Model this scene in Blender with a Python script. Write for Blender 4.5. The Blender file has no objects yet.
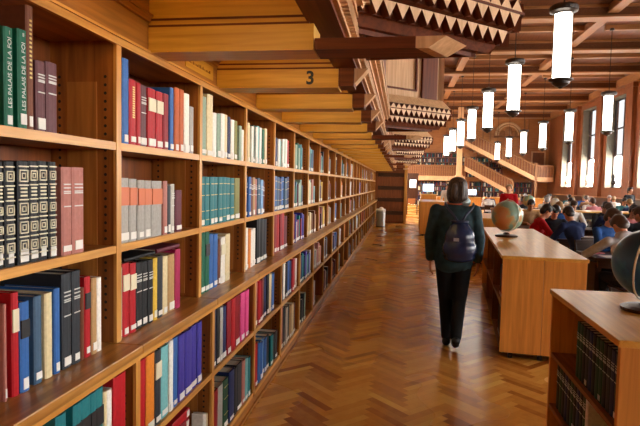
import bpy, bmesh, math, random
from mathutils import Vector, Matrix
random.seed(7)
SC = bpy.context.scene
C = SC.collection
PI = math.pi
Dg = bpy.context.evaluated_depsgraph_get

# ------------------------------------------------------------------ helpers
class MB:
    """collects simple shapes and links them as one mesh object"""
    def __init__(s): s.v = []; s.f = []; s.m = []
    def add(s, vs, fs, mi=0):
        o = len(s.v); s.v += [tuple(v) for v in vs]
        s.f += [tuple(i + o for i in f) for f in fs]; s.m += [mi] * len(fs); return s
    def box(s, x0, x1, y0, y1, z0, z1, mi=0, rot=None, piv=None):
        vs = [Vector((x, y, z)) for z in (z0, z1) for y in (y0, y1) for x in (x0, x1)]
        if rot is not None:
            p = Vector(piv if piv else ((x0+x1)/2, (y0+y1)/2, (z0+z1)/2)); vs = [rot @ (v-p) + p for v in vs]
        return s.add(vs, [(0,2,3,1),(4,5,7,6),(0,1,5,4),(2,6,7,3),(0,4,6,2),(1,3,7,5)], mi)
    def hexa(s, lo, hi, mi=0):
        """lo, hi: two rings of n points (lower ring counter-clockwise from above)"""
        n = len(lo); vs = list(lo) + list(hi)
        fs = [tuple(range(n-1, -1, -1)), tuple(range(n, 2*n))] + [(i, (i+1) % n, n+(i+1) % n, n+i) for i in range(n)]
        return s.add(vs, fs, mi)
    def lathe(s, prof, n=20, c=(0,0,0), mi=0):
        vs = []; fs = []
        for r, z in prof:
            for k in range(n):
                a = 2*PI*k/n; vs.append((c[0]+r*math.cos(a), c[1]+r*math.sin(a), c[2]+z))
        for j in range(len(prof)-1):
            for k in range(n):
                fs.append((j*n+k, j*n+(k+1) % n, (j+1)*n+(k+1) % n, (j+1)*n+k))
        fs.append(tuple(range(n-1, -1, -1))); fs.append(tuple((len(prof)-1)*n+k for k in range(n)))
        return s.add(vs, fs, mi)
    def tube(s, pts, r, n=8, mi=0):
        pts = [Vector(p) for p in pts]; vs = []; fs = []
        for i, p in enumerate(pts):
            t = (pts[min(i+1, len(pts)-1)] - pts[max(i-1, 0)]).normalized()
            a = t.cross(Vector((0,0,1)) if abs(t.z) < .9 else Vector((1,0,0))).normalized(); b = t.cross(a)
            rr = r[i] if isinstance(r, (list, tuple)) else r
            for k in range(n):
                w = 2*PI*k/n; vs.append(p + a*rr*math.cos(w) + b*rr*math.sin(w))
        for i in range(len(pts)-1):
            for k in range(n):
                fs.append((i*n+(k+1) % n, i*n+k, (i+1)*n+k, (i+1)*n+(k+1) % n))
        fs.append(tuple(range(n))); fs.append(tuple(range(len(pts)*n-1, (len(pts)-1)*n-1, -1)))
        return s.add(vs, fs, mi)
    def sphere(s, c, r, n=20, m=12, mi=0):
        r = r if isinstance(r, (list, tuple)) else (r, r, r)
        vs = [(c[0], c[1], c[2]-r[2])]; fs = []
        for j in range(1, m):
            t = -PI/2 + PI*j/m
            for k in range(n):
                a = 2*PI*k/n; vs.append((c[0]+r[0]*math.cos(t)*math.cos(a), c[1]+r[1]*math.cos(t)*math.sin(a), c[2]+r[2]*math.sin(t)))
        vs.append((c[0], c[1], c[2]+r[2]))
        for k in range(n): fs.append((0, 1+(k+1) % n, 1+k))
        for j in range(m-2):
            for k in range(n): fs.append((1+j*n+k, 1+j*n+(k+1) % n, 1+(j+1)*n+(k+1) % n, 1+(j+1)*n+k))
        b = 1+(m-2)*n
        for k in range(n): fs.append((b+k, b+(k+1) % n, len(vs)-1))
        return s.add(vs, fs, mi)
    def mesh(s, name, mats, smooth=False):
        me = bpy.data.meshes.new(name); me.from_pydata(s.v, [], s.f)
        for m in (mats if isinstance(mats, (list, tuple)) else [mats]): me.materials.append(m)
        me.polygons.foreach_set('material_index', s.m)
        if smooth: me.polygons.foreach_set('use_smooth', [True]*len(me.polygons))
        me.update(); return me
    def build(s, name, mats, parent=None, smooth=False, bevel=0):
        o = bpy.data.objects.new(name, s.mesh(name, mats, smooth)); C.objects.link(o)
        if parent: o.parent = parent
        if bevel:
            b = o.modifiers.new('b', 'BEVEL'); b.width = bevel; b.segments = 2; b.limit_method = 'ANGLE'
        return o

def tag(o, label=None, cat=None, group=None, kind=None):
    for k, v in (('label', label), ('category', cat), ('group', group), ('kind', kind)):
        if v: o[k] = v
    return o
def empty(name, loc=(0,0,0), rz=0.0, label=None, cat=None, group=None, kind=None):
    o = bpy.data.objects.new(name, None); C.objects.link(o); o.location = loc; o.rotation_euler = (0, 0, rz)
    o.empty_display_size = .05
    return tag(o, label, cat, group, kind)
def copy_tree(o, parent=None):
    c = o.copy(); C.objects.link(c)
    if parent: c.parent = parent
    for ch in list(o.children): copy_tree(ch, c)
    return c
ORD = ['first','second','third','fourth','fifth','sixth','seventh','eighth','ninth','tenth','eleventh','twelfth','thirteenth',
 'fourteenth','fifteenth','sixteenth','seventeenth','eighteenth','nineteenth','twentieth','twenty-first','twenty-second','twenty-third','twenty-fourth','twenty-fifth','twenty-sixth']

V3 = lambda x, y, z: Vector((x, y, z))
def word_mesh(body, size, ext, at, ex, ey, mat, parent, name, ax='LEFT', ay='BOTTOM_BASELINE', offset=0):
    """written characters as a mesh of their own; ex: reading direction, ey: up of the letters"""
    fc = bpy.data.curves.new(name, 'FONT'); fc.body = body; fc.size = size; fc.extrude = ext; fc.align_x = ax; fc.align_y = ay; fc.offset = offset
    t = bpy.data.objects.new(name, fc); C.objects.link(t); dg = Dg(); dg.update()
    me = bpy.data.meshes.new_from_object(t.evaluated_get(dg)); bpy.data.objects.remove(t); bpy.data.curves.remove(fc)
    me.materials.clear(); me.materials.append(mat)
    ez = ex.cross(ey); me.transform(Matrix(((ex.x, ey.x, ez.x, at.x), (ex.y, ey.y, ez.y, at.y), (ex.z, ey.z, ez.z, at.z), (0, 0, 0, 1))))
    o = bpy.data.objects.new(name, me); C.objects.link(o); o.parent = parent; return o

# ------------------------------------------------------------------ materials
def lin(c):
    return tuple((x/12.92 if x <= .04045 else ((x+.055)/1.055)**2.4) for x in c)
def hexc(h): return lin(tuple(int(h[i:i+2], 16)/255 for i in (0, 2, 4)))
def newmat(name):
    m = bpy.data.materials.new(name); m.use_nodes = True
    nt = m.node_tree; return m, nt, nt.nodes['Principled BSDF']
def plain(name, col, rough=.5, metal=0, spec=.5, noise=.0, scale=30):
    m, nt, b = newmat(name); col = hexc(col) if isinstance(col, str) else col
    b.inputs['Base Color'].default_value = (*col, 1); b.inputs['Roughness'].default_value = rough
    b.inputs['Metallic'].default_value = metal; b.inputs['Specular IOR Level'].default_value = spec
    if noise:
        tc = nt.nodes.new('ShaderNodeTexCoord'); n = nt.nodes.new('ShaderNodeTexNoise'); n.inputs['Scale'].default_value = scale
        r = nt.nodes.new('ShaderNodeValToRGB'); r.color_ramp.elements[0].position = .3; r.color_ramp.elements[1].position = .7
        r.color_ramp.elements[0].color = (*[x*(1-noise) for x in col], 1); r.color_ramp.elements[1].color = (*[min(1, x*(1+noise)) for x in col], 1)
        nt.links.new(tc.outputs['Object'], n.inputs['Vector']); nt.links.new(n.outputs['Fac'], r.inputs['Fac']); nt.links.new(r.outputs['Color'], b.inputs['Base Color'])
    return m
def wood(name, light, dark, axis='y', rough=.38, scale=1.0, bump=.03, spec=.4):
    m, nt, b = newmat(name); L = nt.links
    tc = nt.nodes.new('ShaderNodeTexCoord'); mp = nt.nodes.new('ShaderNodeMapping')
    s = {'x': (1.2, 22, 22), 'y': (22, 1.2, 22), 'z': (22, 22, 1.2)}[axis]
    mp.inputs['Scale'].default_value = tuple(q*scale for q in s)
    n = nt.nodes.new('ShaderNodeTexNoise'); n.inputs['Scale'].default_value = 1.6; n.inputs['Detail'].default_value = 6; n.inputs['Distortion'].default_value = .6
    n2 = nt.nodes.new('ShaderNodeTexNoise'); n2.inputs['Scale'].default_value = .9; n2.inputs['Detail'].default_value = 2
    r = nt.nodes.new('ShaderNodeValToRGB'); r.color_ramp.elements[0].position = .28; r.color_ramp.elements[1].position = .72
    r.color_ramp.elements[0].color = (*hexc(dark), 1); r.color_ramp.elements[1].color = (*hexc(light), 1)
    mx = nt.nodes.new('ShaderNodeMix'); mx.data_type = 'RGBA'; mx.blend_type = 'MULTIPLY'; mx.inputs['Factor'].default_value = .35
    L.new(tc.outputs['Object'], mp.inputs['Vector']); L.new(mp.outputs['Vector'], n.inputs['Vector']); L.new(tc.outputs['Object'], n2.inputs['Vector'])
    L.new(n.outputs['Fac'], r.inputs['Fac']); L.new(r.outputs['Color'], mx.inputs['A']); L.new(n2.outputs['Color'], mx.inputs['B'])
    # soft board-to-board variation only, the noise colour is near neutral grey
    g = nt.nodes.new('ShaderNodeMapRange'); g.inputs['From Min'].default_value = .3; g.inputs['From Max'].default_value = .7; g.inputs['To Min'].default_value = .65; g.inputs['To Max'].default_value = 1.15
    L.new(n2.outputs['Fac'], g.inputs['Value']); L.new(g.outputs['Result'], mx.inputs['B'])
    L.new(mx.outputs['Result'], b.inputs['Base Color'])
    b.inputs['Roughness'].default_value = rough; b.inputs['Specular IOR Level'].default_value = spec
    if bump:
        bp = nt.nodes.new('ShaderNodeBump'); bp.inputs['Strength'].default_value = bump; bp.inputs['Distance'].default_value = .01
        L.new(n.outputs['Fac'], bp.inputs['Height']); L.new(bp.outputs['Normal'], b.inputs['Normal'])
    return m
def emis(name, col, strength):
    m, nt, b = newmat(name); b.inputs['Base Color'].default_value = (*col, 1)
    b.inputs['Emission Color'].default_value = (*col, 1); b.inputs['Emission Strength'].default_value = strength; return m

OL, OD = 'bd7e32', '875018'       # oak of the wall bookcases
oak = {a: wood('oak_'+a, OL, OD, a) for a in 'xyz'}
oak['z'] = wood('oak_upright', 'a8642a', '743e15', 'z', spec=.3); oak['y'] = wood('oak_shelf', 'b4752e', '7e4a17', 'y')  # uprights and shelves darkened, putting cavity shade into the oak
lip = {a: wood('oak_edge_'+a, 'd9a04e', 'b2752f', a, rough=.35) for a in 'yz'}
ledgew = wood('oak_ledge', 'cc9148', '8f5c24', 'y', rough=.3)
backw = wood('oak_back', '87491f', '5c2e10', 'z', rough=.45)  # dark tone paints in the shade at the back of the shelves
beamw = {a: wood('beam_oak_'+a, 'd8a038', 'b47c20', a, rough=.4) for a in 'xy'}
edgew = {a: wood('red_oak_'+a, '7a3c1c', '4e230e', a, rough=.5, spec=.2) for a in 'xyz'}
toothw = wood('carved_oak', 'ecc49a', 'cfa476', 'z', rough=.5, spec=.25)
panelw = wood('parapet_oak', 'dcb084', 'bd8f60', 'z', rough=.45, spec=.25)
hallw = {a: wood('hall_oak_'+a, '935630', '693a1c', a, rough=.45) for a in 'xyz'}
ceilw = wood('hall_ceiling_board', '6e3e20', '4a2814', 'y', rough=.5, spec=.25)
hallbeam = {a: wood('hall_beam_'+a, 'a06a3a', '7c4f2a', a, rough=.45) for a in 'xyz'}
casetop = wood('case_top_oak', 'e6b054', 'c88c38', 'y', rough=.28, spec=.38)
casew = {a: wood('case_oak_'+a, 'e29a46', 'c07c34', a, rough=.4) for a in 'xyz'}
casein = {a: wood('case_inner_oak_'+a, '965c28', '683a16', a, rough=.5, spec=.25) for a in 'yz'}  # darker copy of the case oak, interior shade put into the colour
darkw = {a: wood('dark_oak_'+a, '4a2a16', '2c170b', a, rough=.3) for a in 'xyz'}
black = plain('black_hole', (.012,.009,.007), .8)
paper = plain('book_paper', 'd9cfb8', .8, noise=.12, scale=200)
labelw = plain('white_label', 'dedbd2', .7, spec=.2)
gilt = plain('gilt', 'cdb36a', .35, metal=.6)
bronze = plain('dark_bronze', '2a1d13', .45, metal=.25, noise=.3, scale=12)
blackmetal = plain('black_metal', '141414', .4, metal=.3)
steel = plain('brushed_steel', 'b9b9b5', .35, metal=.8)
whitep = plain('white_paper', 'f4f2ee', .7)

# ------------------------------------------------------------------ camera
f, pitch, yaw, roll = 530.0, .0565, .1512, .0208
cp, sp, cy_, sy_ = math.cos(pitch), math.sin(pitch), math.cos(yaw), math.sin(yaw)
fw = Vector((-sy_*cp, cy_*cp, -sp)); rt = Vector((cy_, sy_, 0)); up = rt.cross(fw)
rt, up = rt*math.cos(roll)+up*math.sin(roll), up*math.cos(roll)-rt*math.sin(roll)
cam = bpy.data.cameras.new('camera'); co = bpy.data.objects.new('camera', cam); C.objects.link(co)
M = Matrix((rt, up, -fw)).transposed().to_4x4(); M.translation = (0, 0, 1.65); co.matrix_world = M
cam.sensor_fit = 'HORIZONTAL'; cam.sensor_width = 36; cam.lens = f/640*36; cam.clip_start = .05; cam.clip_end = 200
SC.camera = co

# ------------------------------------------------------------------ dimensions
D, DL = 1.113, 1.030         # front planes of the upper and the lower part of the wall bookcase (x = -D, -DL)
W, Y0 = .8723, 1.9705        # bay width, first upright
NB = 25                      # bays; bay b lies between upright b-1 and b
XB = -1.40                   # back of the bookcase
Z_BOT, Z_MID, Z_UND, Z_LED, Z_2, Z_1, Z_TOP = .10, .56, .925, .990, 1.384, 1.793, 2.19
YEND = Y0 + (NB-1)*W
XW, YF, HC = 11.86, 46.0, 7.2   # window wall, far wall, underside of the hall's cross beams
YB = -9.0                       # where the modelled hall stops behind the camera

# ------------------------------------------------------------------ setting: floor of herringbone parquet
def parquet():
    m, nt, b = newmat('parquet'); L = nt.links
    a = nt.nodes.new('ShaderNodeAttribute'); a.attribute_name = 'tone'
    tc = nt.nodes.new('ShaderNodeTexCoord'); n = nt.nodes.new('ShaderNodeTexNoise'); n.inputs['Scale'].default_value = 14; n.inputs['Detail'].default_value = 5
    n3 = nt.nodes.new('ShaderNodeTexNoise'); n3.inputs['Scale'].default_value = .7
    ad = nt.nodes.new('ShaderNodeMath'); ad.operation = 'MULTIPLY_ADD'; ad.inputs[1].default_value = .35; ad.inputs[2].default_value = -.17
    ad2 = nt.nodes.new('ShaderNodeMath'); ad2.operation = 'ADD'
    r = nt.nodes.new('ShaderNodeValToRGB'); e = r.color_ramp.elements
    e[0].position = .1; e[0].color = (*hexc('965821'), 1); e[1].position = .95; e[1].color = (*hexc('e6b458'), 1)
    q = r.color_ramp.elements.new(.5); q.color = (*hexc('cc8d3c'), 1)
    L.new(tc.outputs['Object'], n.inputs['Vector']); L.new(n.outputs['Fac'], ad.inputs[0]); L.new(ad.outputs[0], ad2.inputs[0]); L.new(a.outputs['Fac'], ad2.inputs[1])
    L.new(ad2.outputs[0], r.inputs['Fac']); L.new(r.outputs['Color'], b.inputs['Base Color'])
    L.new(tc.outputs['Object'], n3.inputs['Vector'])
    mr = nt.nodes.new('ShaderNodeMapRange'); mr.inputs['To Min'].default_value = .2; mr.inputs['To Max'].default_value = .34
    L.new(n3.outputs['Fac'], mr.inputs['Value']); L.new(mr.outputs['Result'], b.inputs['Roughness'])
    b.inputs['Specular IOR Level'].default_value = .5
    return m
def build_floor():
    Lp, wp = .39, .065; rng = random.Random(3)
    vs, fs, tone = [], [], []
    s2 = math.sqrt(.5)
    X0, X1, Ya, Yb = -1.25, 5.2, .6, 26.0
    for j in range(-6, 22):
        for i in range(-40, 460):
            for (u0, u1, v0, v1) in ((i*wp+j*Lp, i*wp+j*Lp+Lp, i*wp-j*Lp, i*wp-j*Lp+wp), (i*wp+j*Lp+Lp, i*wp+j*Lp+Lp+wp, i*wp-j*Lp+wp-Lp, i*wp-j*Lp+wp)):
                g = .0008
                q = [((u-v)*s2 - 1.0, (u+v)*s2) for u, v in ((u0+g, v0+g), (u1-g, v0+g), (u1-g, v1-g), (u0+g, v1-g))]
                if min(c[0] for c in q) < X0 or max(c[0] for c in q) > X1 or min(c[1] for c in q) < Ya or max(c[1] for c in q) > Yb: continue
                o = len(vs); vs += [(x, y, 0.0) for x, y in q]; fs.append((o, o+1, o+2, o+3)); tone.append(min(1, max(0, rng.gauss(.5, .2) + (.1 if u1-u0 > v1-v0 else -.1))))
    o = len(vs)
    vs += [(-1.5, YB, -.012), (XW+.5, YB, -.012), (XW+.5, YF+.2, -.012), (-1.5, YF+.2, -.012)]; fs.append((o, o+1, o+2, o+3)); tone.append(.35)
    # beyond the aisle: the same planks, a coarser strip so the far floor meets the near one
    for (a, b2, c, d) in ((5.0, XW, -2, 26), (-1.5, XW, 25.8, YF), (-1.5, 5.2, YB, .95), (-1.5, -1.1, .9, 26)):
        o = len(vs); vs += [(a, c, -.001), (b2, c, -.001), (b2, d, -.001), (a, d, -.001)]; fs.append((o, o+1, o+2, o+3)); tone.append(.5)
    o = len(vs)
    vs += [(-1.5, YB, -.2), (XW+.5, YB, -.2), (XW+.5, YF+.2, -.2), (-1.5, YF+.2, -.2)]; fs.append((o+3, o+2, o+1, o)); tone.append(.5)
    me = bpy.data.meshes.new('floor'); me.from_pydata(vs, [], fs); me.materials.append(parquet())
    at = me.attributes.new('tone', 'FLOAT', 'FACE'); at.data.foreach_set('value', tone)
    ob = bpy.data.objects.new('floor', me); C.objects.link(ob); return tag(ob, 'brown oak herringbone parquet floor of the reading room', 'floor', kind='structure')
build_floor()

def struct(mb, name, mats, label, cat='wall', **k): return tag(mb.build(name, mats, **k), label, cat, kind='structure')
m = MB(); m.box(XB-.12, XB-.02, YB, YF, 0, Z_TOP); m.box(XB-.12, -D-.004, YB, YEND, Z_TOP+.01, 2.95); m.box(XB-.12, -D-.004, YB, YF, 2.95, HC+.5)
struct(m, 'wall_left', oak['y'], 'oak panelled wall rising above the long wall of bookcases')
m = MB(); m.box(-D-.004, -D+.012, -1, YEND, 2.335, 2.36); m.box(-D-.004, -D+.02, -1, YEND, 2.36, 2.368); m.box(-D-.004, -D+.03, -1, YEND, 2.62, 2.66)
struct(m, 'trim_1', oak['y'], 'thin oak moulding running along the fascia above the bookcases', 'trim')

# ------------------------------------------------------------------ wall bookcases, one thing per bay
fieldw = wood('oak_field', 'bd7a36', '8c5420', 'z')
def make_bay(fine):
    """local origin on the floor at the bay's near end; the bay's far upright belongs to it"""
    r = empty('bookcase'); T = .036
    y0, y1 = T/2, W-T/2
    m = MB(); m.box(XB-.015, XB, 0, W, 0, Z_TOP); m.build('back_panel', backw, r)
    # uprights
    def upright(x, za, zb, name):
        m = MB(); m.box(XB, x-.012, W-T/2+.004, W+T/2-.004, za, zb)
        xm = (XB+x)/2
        if fine:
            for s, yy in ((-1, W-T/2+.004), (1, W+T/2-.004)):
                m.box(XB+.075, x-.085, min(yy, yy+s*.004), max(yy, yy+s*.004), za+.02, zb-(.16 if za > .5 else .04), 1)
        u = m.build(name, [oak['z'], fieldw], r)
        s = MB(); s.box(x-.014, x, W-T/2, W+T/2, za, zb); s.build('stile', lip['z'], u)
        if fine:
            h = MB()
            for sgn, yy in ((-1, W-T/2+.004), (1, W+T/2-.004)):
                for hx in (XB+.04, x-.05):
                    z = za+.10
                    while z < zb-.12:
                        vs = [(hx+.0065*math.cos(2*PI*k/8), yy+sgn*.0006, z+.0065*math.sin(2*PI*k/8)) for k in range(8)]
                        h.add(vs, [tuple(range(8)) if sgn < 0 else tuple(range(7, -1, -1))]); z += .032
            h.build('peg_hole_row', black, u)
    upright(-D, Z_LED, Z_TOP, 'upright'); upright(-DL, Z_BOT, Z_UND, 'upright')
    def shelf(z, x, t=.028, name='shelf'):
        m = MB(); m.box(XB, x-.016, y0, y1, z-t, z); o = m.build(name, oak['y'], r)
        e = MB(); e.box(x-.018, x-.002, y0, y1, z-t-.002, z+.001); e.build('shelf_edge', lip['y'], o)
    shelf(Z_1, -D); shelf(Z_2, -D); shelf(Z_MID, -DL); shelf(Z_BOT, -DL, .03)
    m = MB(); m.box(XB, -D-.01, -T/2, W-T/2, Z_TOP, Z_TOP+.02); m.build('top_panel', oak['y'], r)
    m = MB(); m.box(-D-.012, -D+.004, -T/2, W-T/2, Z_TOP-.016, Z_TOP+.012); m.box(-D-.012, -D+.012, -T/2, W-T/2, Z_TOP+.012, Z_TOP+.022); m.build('lip', lip['y'], r)
    m = MB(); m.box(XB, -1.0, -T/2+.001, W-T/2-.001, Z_UND+.028, Z_LED); led = m.build('ledge', ledgew, r, bevel=.004)
    m = MB(); m.box(XB, -1.018, -T/2, W-T/2, Z_UND, Z_UND+.028); m.build('ledge_moulding', lip['y'], led)
    m = MB(); m.box(XB, -DL+.0, -T/2, W-T/2, 0, Z_BOT-.03); m.box(-DL, -DL+.014, -T/2, W-T/2, 0, .022); m.build('plinth', oak['y'], r)
    return r
BAYN = ['%s wall bookcase bay from the near end' % o for o in ORD]
FEAT = {0: 'ornate black and gold volumes', 1: 'grey volumes with orange bands', 2: 'matching teal volumes', 3: 'blue and brown volumes', 4: 'dark blue volumes'}
fineb = make_bay(True); coarse = make_bay(False)
for b in range(NB):
    src = fineb if b < 6 else coarse
    o = src if b in (0, 6) else copy_tree(src)
    o.location = (0, Y0 + (b-1)*W, 0)
    tag(o, 'oak %s bay%s' % ('wall bookcase, ' + ORD[b], (', holding ' + FEAT[b]) if b in FEAT else ' along the aisle'), 'bookcase', 'oak bookcase bays along the wall')

# ------------------------------------------------------------------ books
COL = dict(green='0f5a40', brown='6a3a22', plum='5e3438', black='17181a', rose='a86a5e', red='a8121c', crimson='84101e', blue='2f5f9e', slate='3f5a72', cream='d6c69a',
 charcoal='2b2f34', tan='b08a5a', white='e2dfd4', teal='1f6f74', rust='b0531f', grey='9d9a92', stone='b4b0a4', wine='5c1a2a', yellow='d8b23c', magenta='a3214f',
 orange='d07a24', lightteal='6fb0b2', violet='3b348e', sage='8aa08a', navy='1c2750', olive='7d7a3e', pink='d0437e', darkgreen='17402c', lightblue='78a4cc')
WORD = dict(lightteal='pale teal', darkgreen='dark green', lightblue='light blue', wine='wine red', slate='slate blue', rose='dusty rose', rust='rust orange', stone='stone grey', violet='violet', sage='sage green', charcoal='charcoal')
BM = {k: plain('book_cloth_'+k, v, .5, noise=.10, scale=60, spec=.25) for k, v in COL.items()}
bandc = plain('cream_band', 'd9cfae', .5); bandk = plain('black_band', '121214', .5); bando = plain('orange_band', 'c7683a', .5); bandw = plain('silver_lettering', 'c8c8c0', .5)
def book_meshes(t, h, d, col, opt, fine):
    """local frame: spine faces +x at x=0, y centred, stands on z=0; returns list of (name, mesh)"""
    out = []; e = .0028; sq = .004
    m = MB(); n = 5 if fine else 3
    # rounded spine strip with the two boards
    ring = []
    for k in range(n):
        a = -PI/2 + PI*k/(n-1); ring.append((-.006 + .006*math.cos(a), t/2*math.sin(a)))
    ring = [(-d, -t/2)] + ring + [(-d, t/2), (-d, t/2-e), (-.012, t/2-e), (-.012, -t/2+e), (-d, -t/2+e)]
    if ring[1][1] == ring[0][1] and abs(ring[1][0]-ring[0][0]) < 1e-6: ring.pop(1)
    N = len(ring); vs = [(x, y, 0) for x, y in ring] + [(x, y, h) for x, y in ring]
    fs = [(i, (i+1) % N, N+(i+1) % N, N+i) for i in range(N)]
    # caps: spine part fan, board strips
    ns = N-4
    def cap(o, flip):
        fl = []
        idx = list(range(N))
        # left board: 0,1,N-2? handled as quads
        A, B = N-1, N-2      # inner points of the -y board
        Cc, Dd = N-3, N-4    # inner points of the +y board (Cc near spine, Dd at fore edge)
        last = N-5           # outer fore edge +y
        q = [(0, 1, B, A), (last-1, last, Dd, Cc), tuple([1]+list(range(2, last))+[Cc, B])]
        for w in q: fl.append(tuple(i+o for i in (reversed(w) if flip else w)))
        return fl
    fs += cap(0, True) + cap(N, False)
    m.add(vs, fs); out.append(('cover', m.mesh('book_cover', BM[col], False), None))
    p = MB(); p.box(-d+sq, -.012, -t/2+e, t/2-e, sq, h-sq); out.append(('page_block', p.mesh('page_block', paper), None))
    def strip(z0, z1, mat, name, inset=.0, px=.0006):
        w = max(.003, t/2-.002-inset); s = MB(); s.box(-.004, px, -w, w, z0, z1); out.append((name, s.mesh(name, mat), None))
    q = int(t*7919+h*104729)
    if 'N' not in opt and h > .12 and q % 9: strip(.008+.002*(q % 4), .034+.003*(q % 5), labelw, 'spine_label', .003+t*.06*(q % 3))
    if 'C' in opt: strip(h*.62, h*.84, bandc, 'title_band')
    if 'B' in opt: strip(h*.60, h*.80, bandk, 'title_band')
    if 'R' in opt: strip(h*.58, h*.86, bando, 'title_band')
    if 'T' in opt or 'S' in opt:
        s = MB(); w = t/2*.7
        for zz in ((.70, .72, .76, .80, .55) if 'T' in opt else (.12, .3, .62, .85)): s.box(-.003, .0005, -w, w, h*zz, h*zz+.004)
        out.append(('title_lettering', s.mesh('title_lettering', bandw if 'T' in opt else gilt), None))
    if 'G' in opt:
        s = MB()
        for k in range(14):
            s.box(-.003, .0005, -t*.16, t*.16, h*(.42+.035*k), h*(.42+.035*k)+.006)
        out.append(('title_lettering', s.mesh('title_lettering', gilt), None))
    if 'O' in opt:
        s = MB(); w = t*.40
        for zz in (.18, .36, .54, .86):
            z0 = h*zz
            for q in (w, w*.5):
                z1, z2 = z0-q, z0+q; b = .0035
                s.box(-.003, .0006, -q, q, z2-b, z2); s.box(-.003, .0006, -q, q, z1, z1+b); s.box(-.003, .0006, -q, -q+b, z1, z2); s.box(-.003, .0006, q-b, q, z1, z2)
        for k in range(3): s.box(-.003, .0006, -w*.8, w*.8, h*(.66+.035*k), h*(.66+.035*k)+.005)
        for zz in (.09, .27, .45, .63, .77, .95): s.box(-.003, .0006, -w*1.1, w*1.1, h*zz-.002, h*zz+.002)
        out.append(('gilt_ornament', s.mesh('gilt_ornament', bandc), None))
    return out
NBOOK = 0
def add_book(x, y, z, t, h, d, col, opt, label, group, rz=0.0, tilt=0.0, fine=True, lying=False):
    global NBOOK; NBOOK += 1
    r = empty('book', (x, y, z), rz, label, 'book', group)
    if lying: r.rotation_euler = (PI/2, 0, rz) if lying is True else lying
    elif tilt: r.rotation_euler = (tilt, 0, rz)
    for nm, me, _ in book_meshes(t, h, d, col, opt, fine):
        o = bpy.data.objects.new(nm, me); C.objects.link(o); o.parent = r
    if 'L' in opt:
        n = 2 if '2' in opt else 1
        word_mesh('LES PALAIS DE LA FOI', .0212, .0004, V3(.0008, 0, .055), V3(0, 0, 1), V3(0, -1, 0), bandw, r, 'lettering', ay='CENTER')
        word_mesh('I'*n, .015, .0004, V3(.0008, 0, h-.020), V3(0, 1, 0), V3(0, 0, 1), bandw, r, 'lettering', ax='CENTER')
    return r
OPTW = {'TN': ' with silver lettering', 'C': ' with cream title band', 'B': ' with black title band', 'R': ' with orange title band', 'T': ' with silver lettering', 'S': ' with thin gold bands', 'G': ' with gold lettering', 'O': ' with nested gold squares', 'L1': ' lettered in white', 'L2': ' lettered in white'}
ROW = ['top shelf', 'second shelf', 'ledge', 'lower shelf', 'bottom shelf']
ZS = [Z_1, Z_2, Z_LED, Z_MID, Z_BOT]
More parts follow.
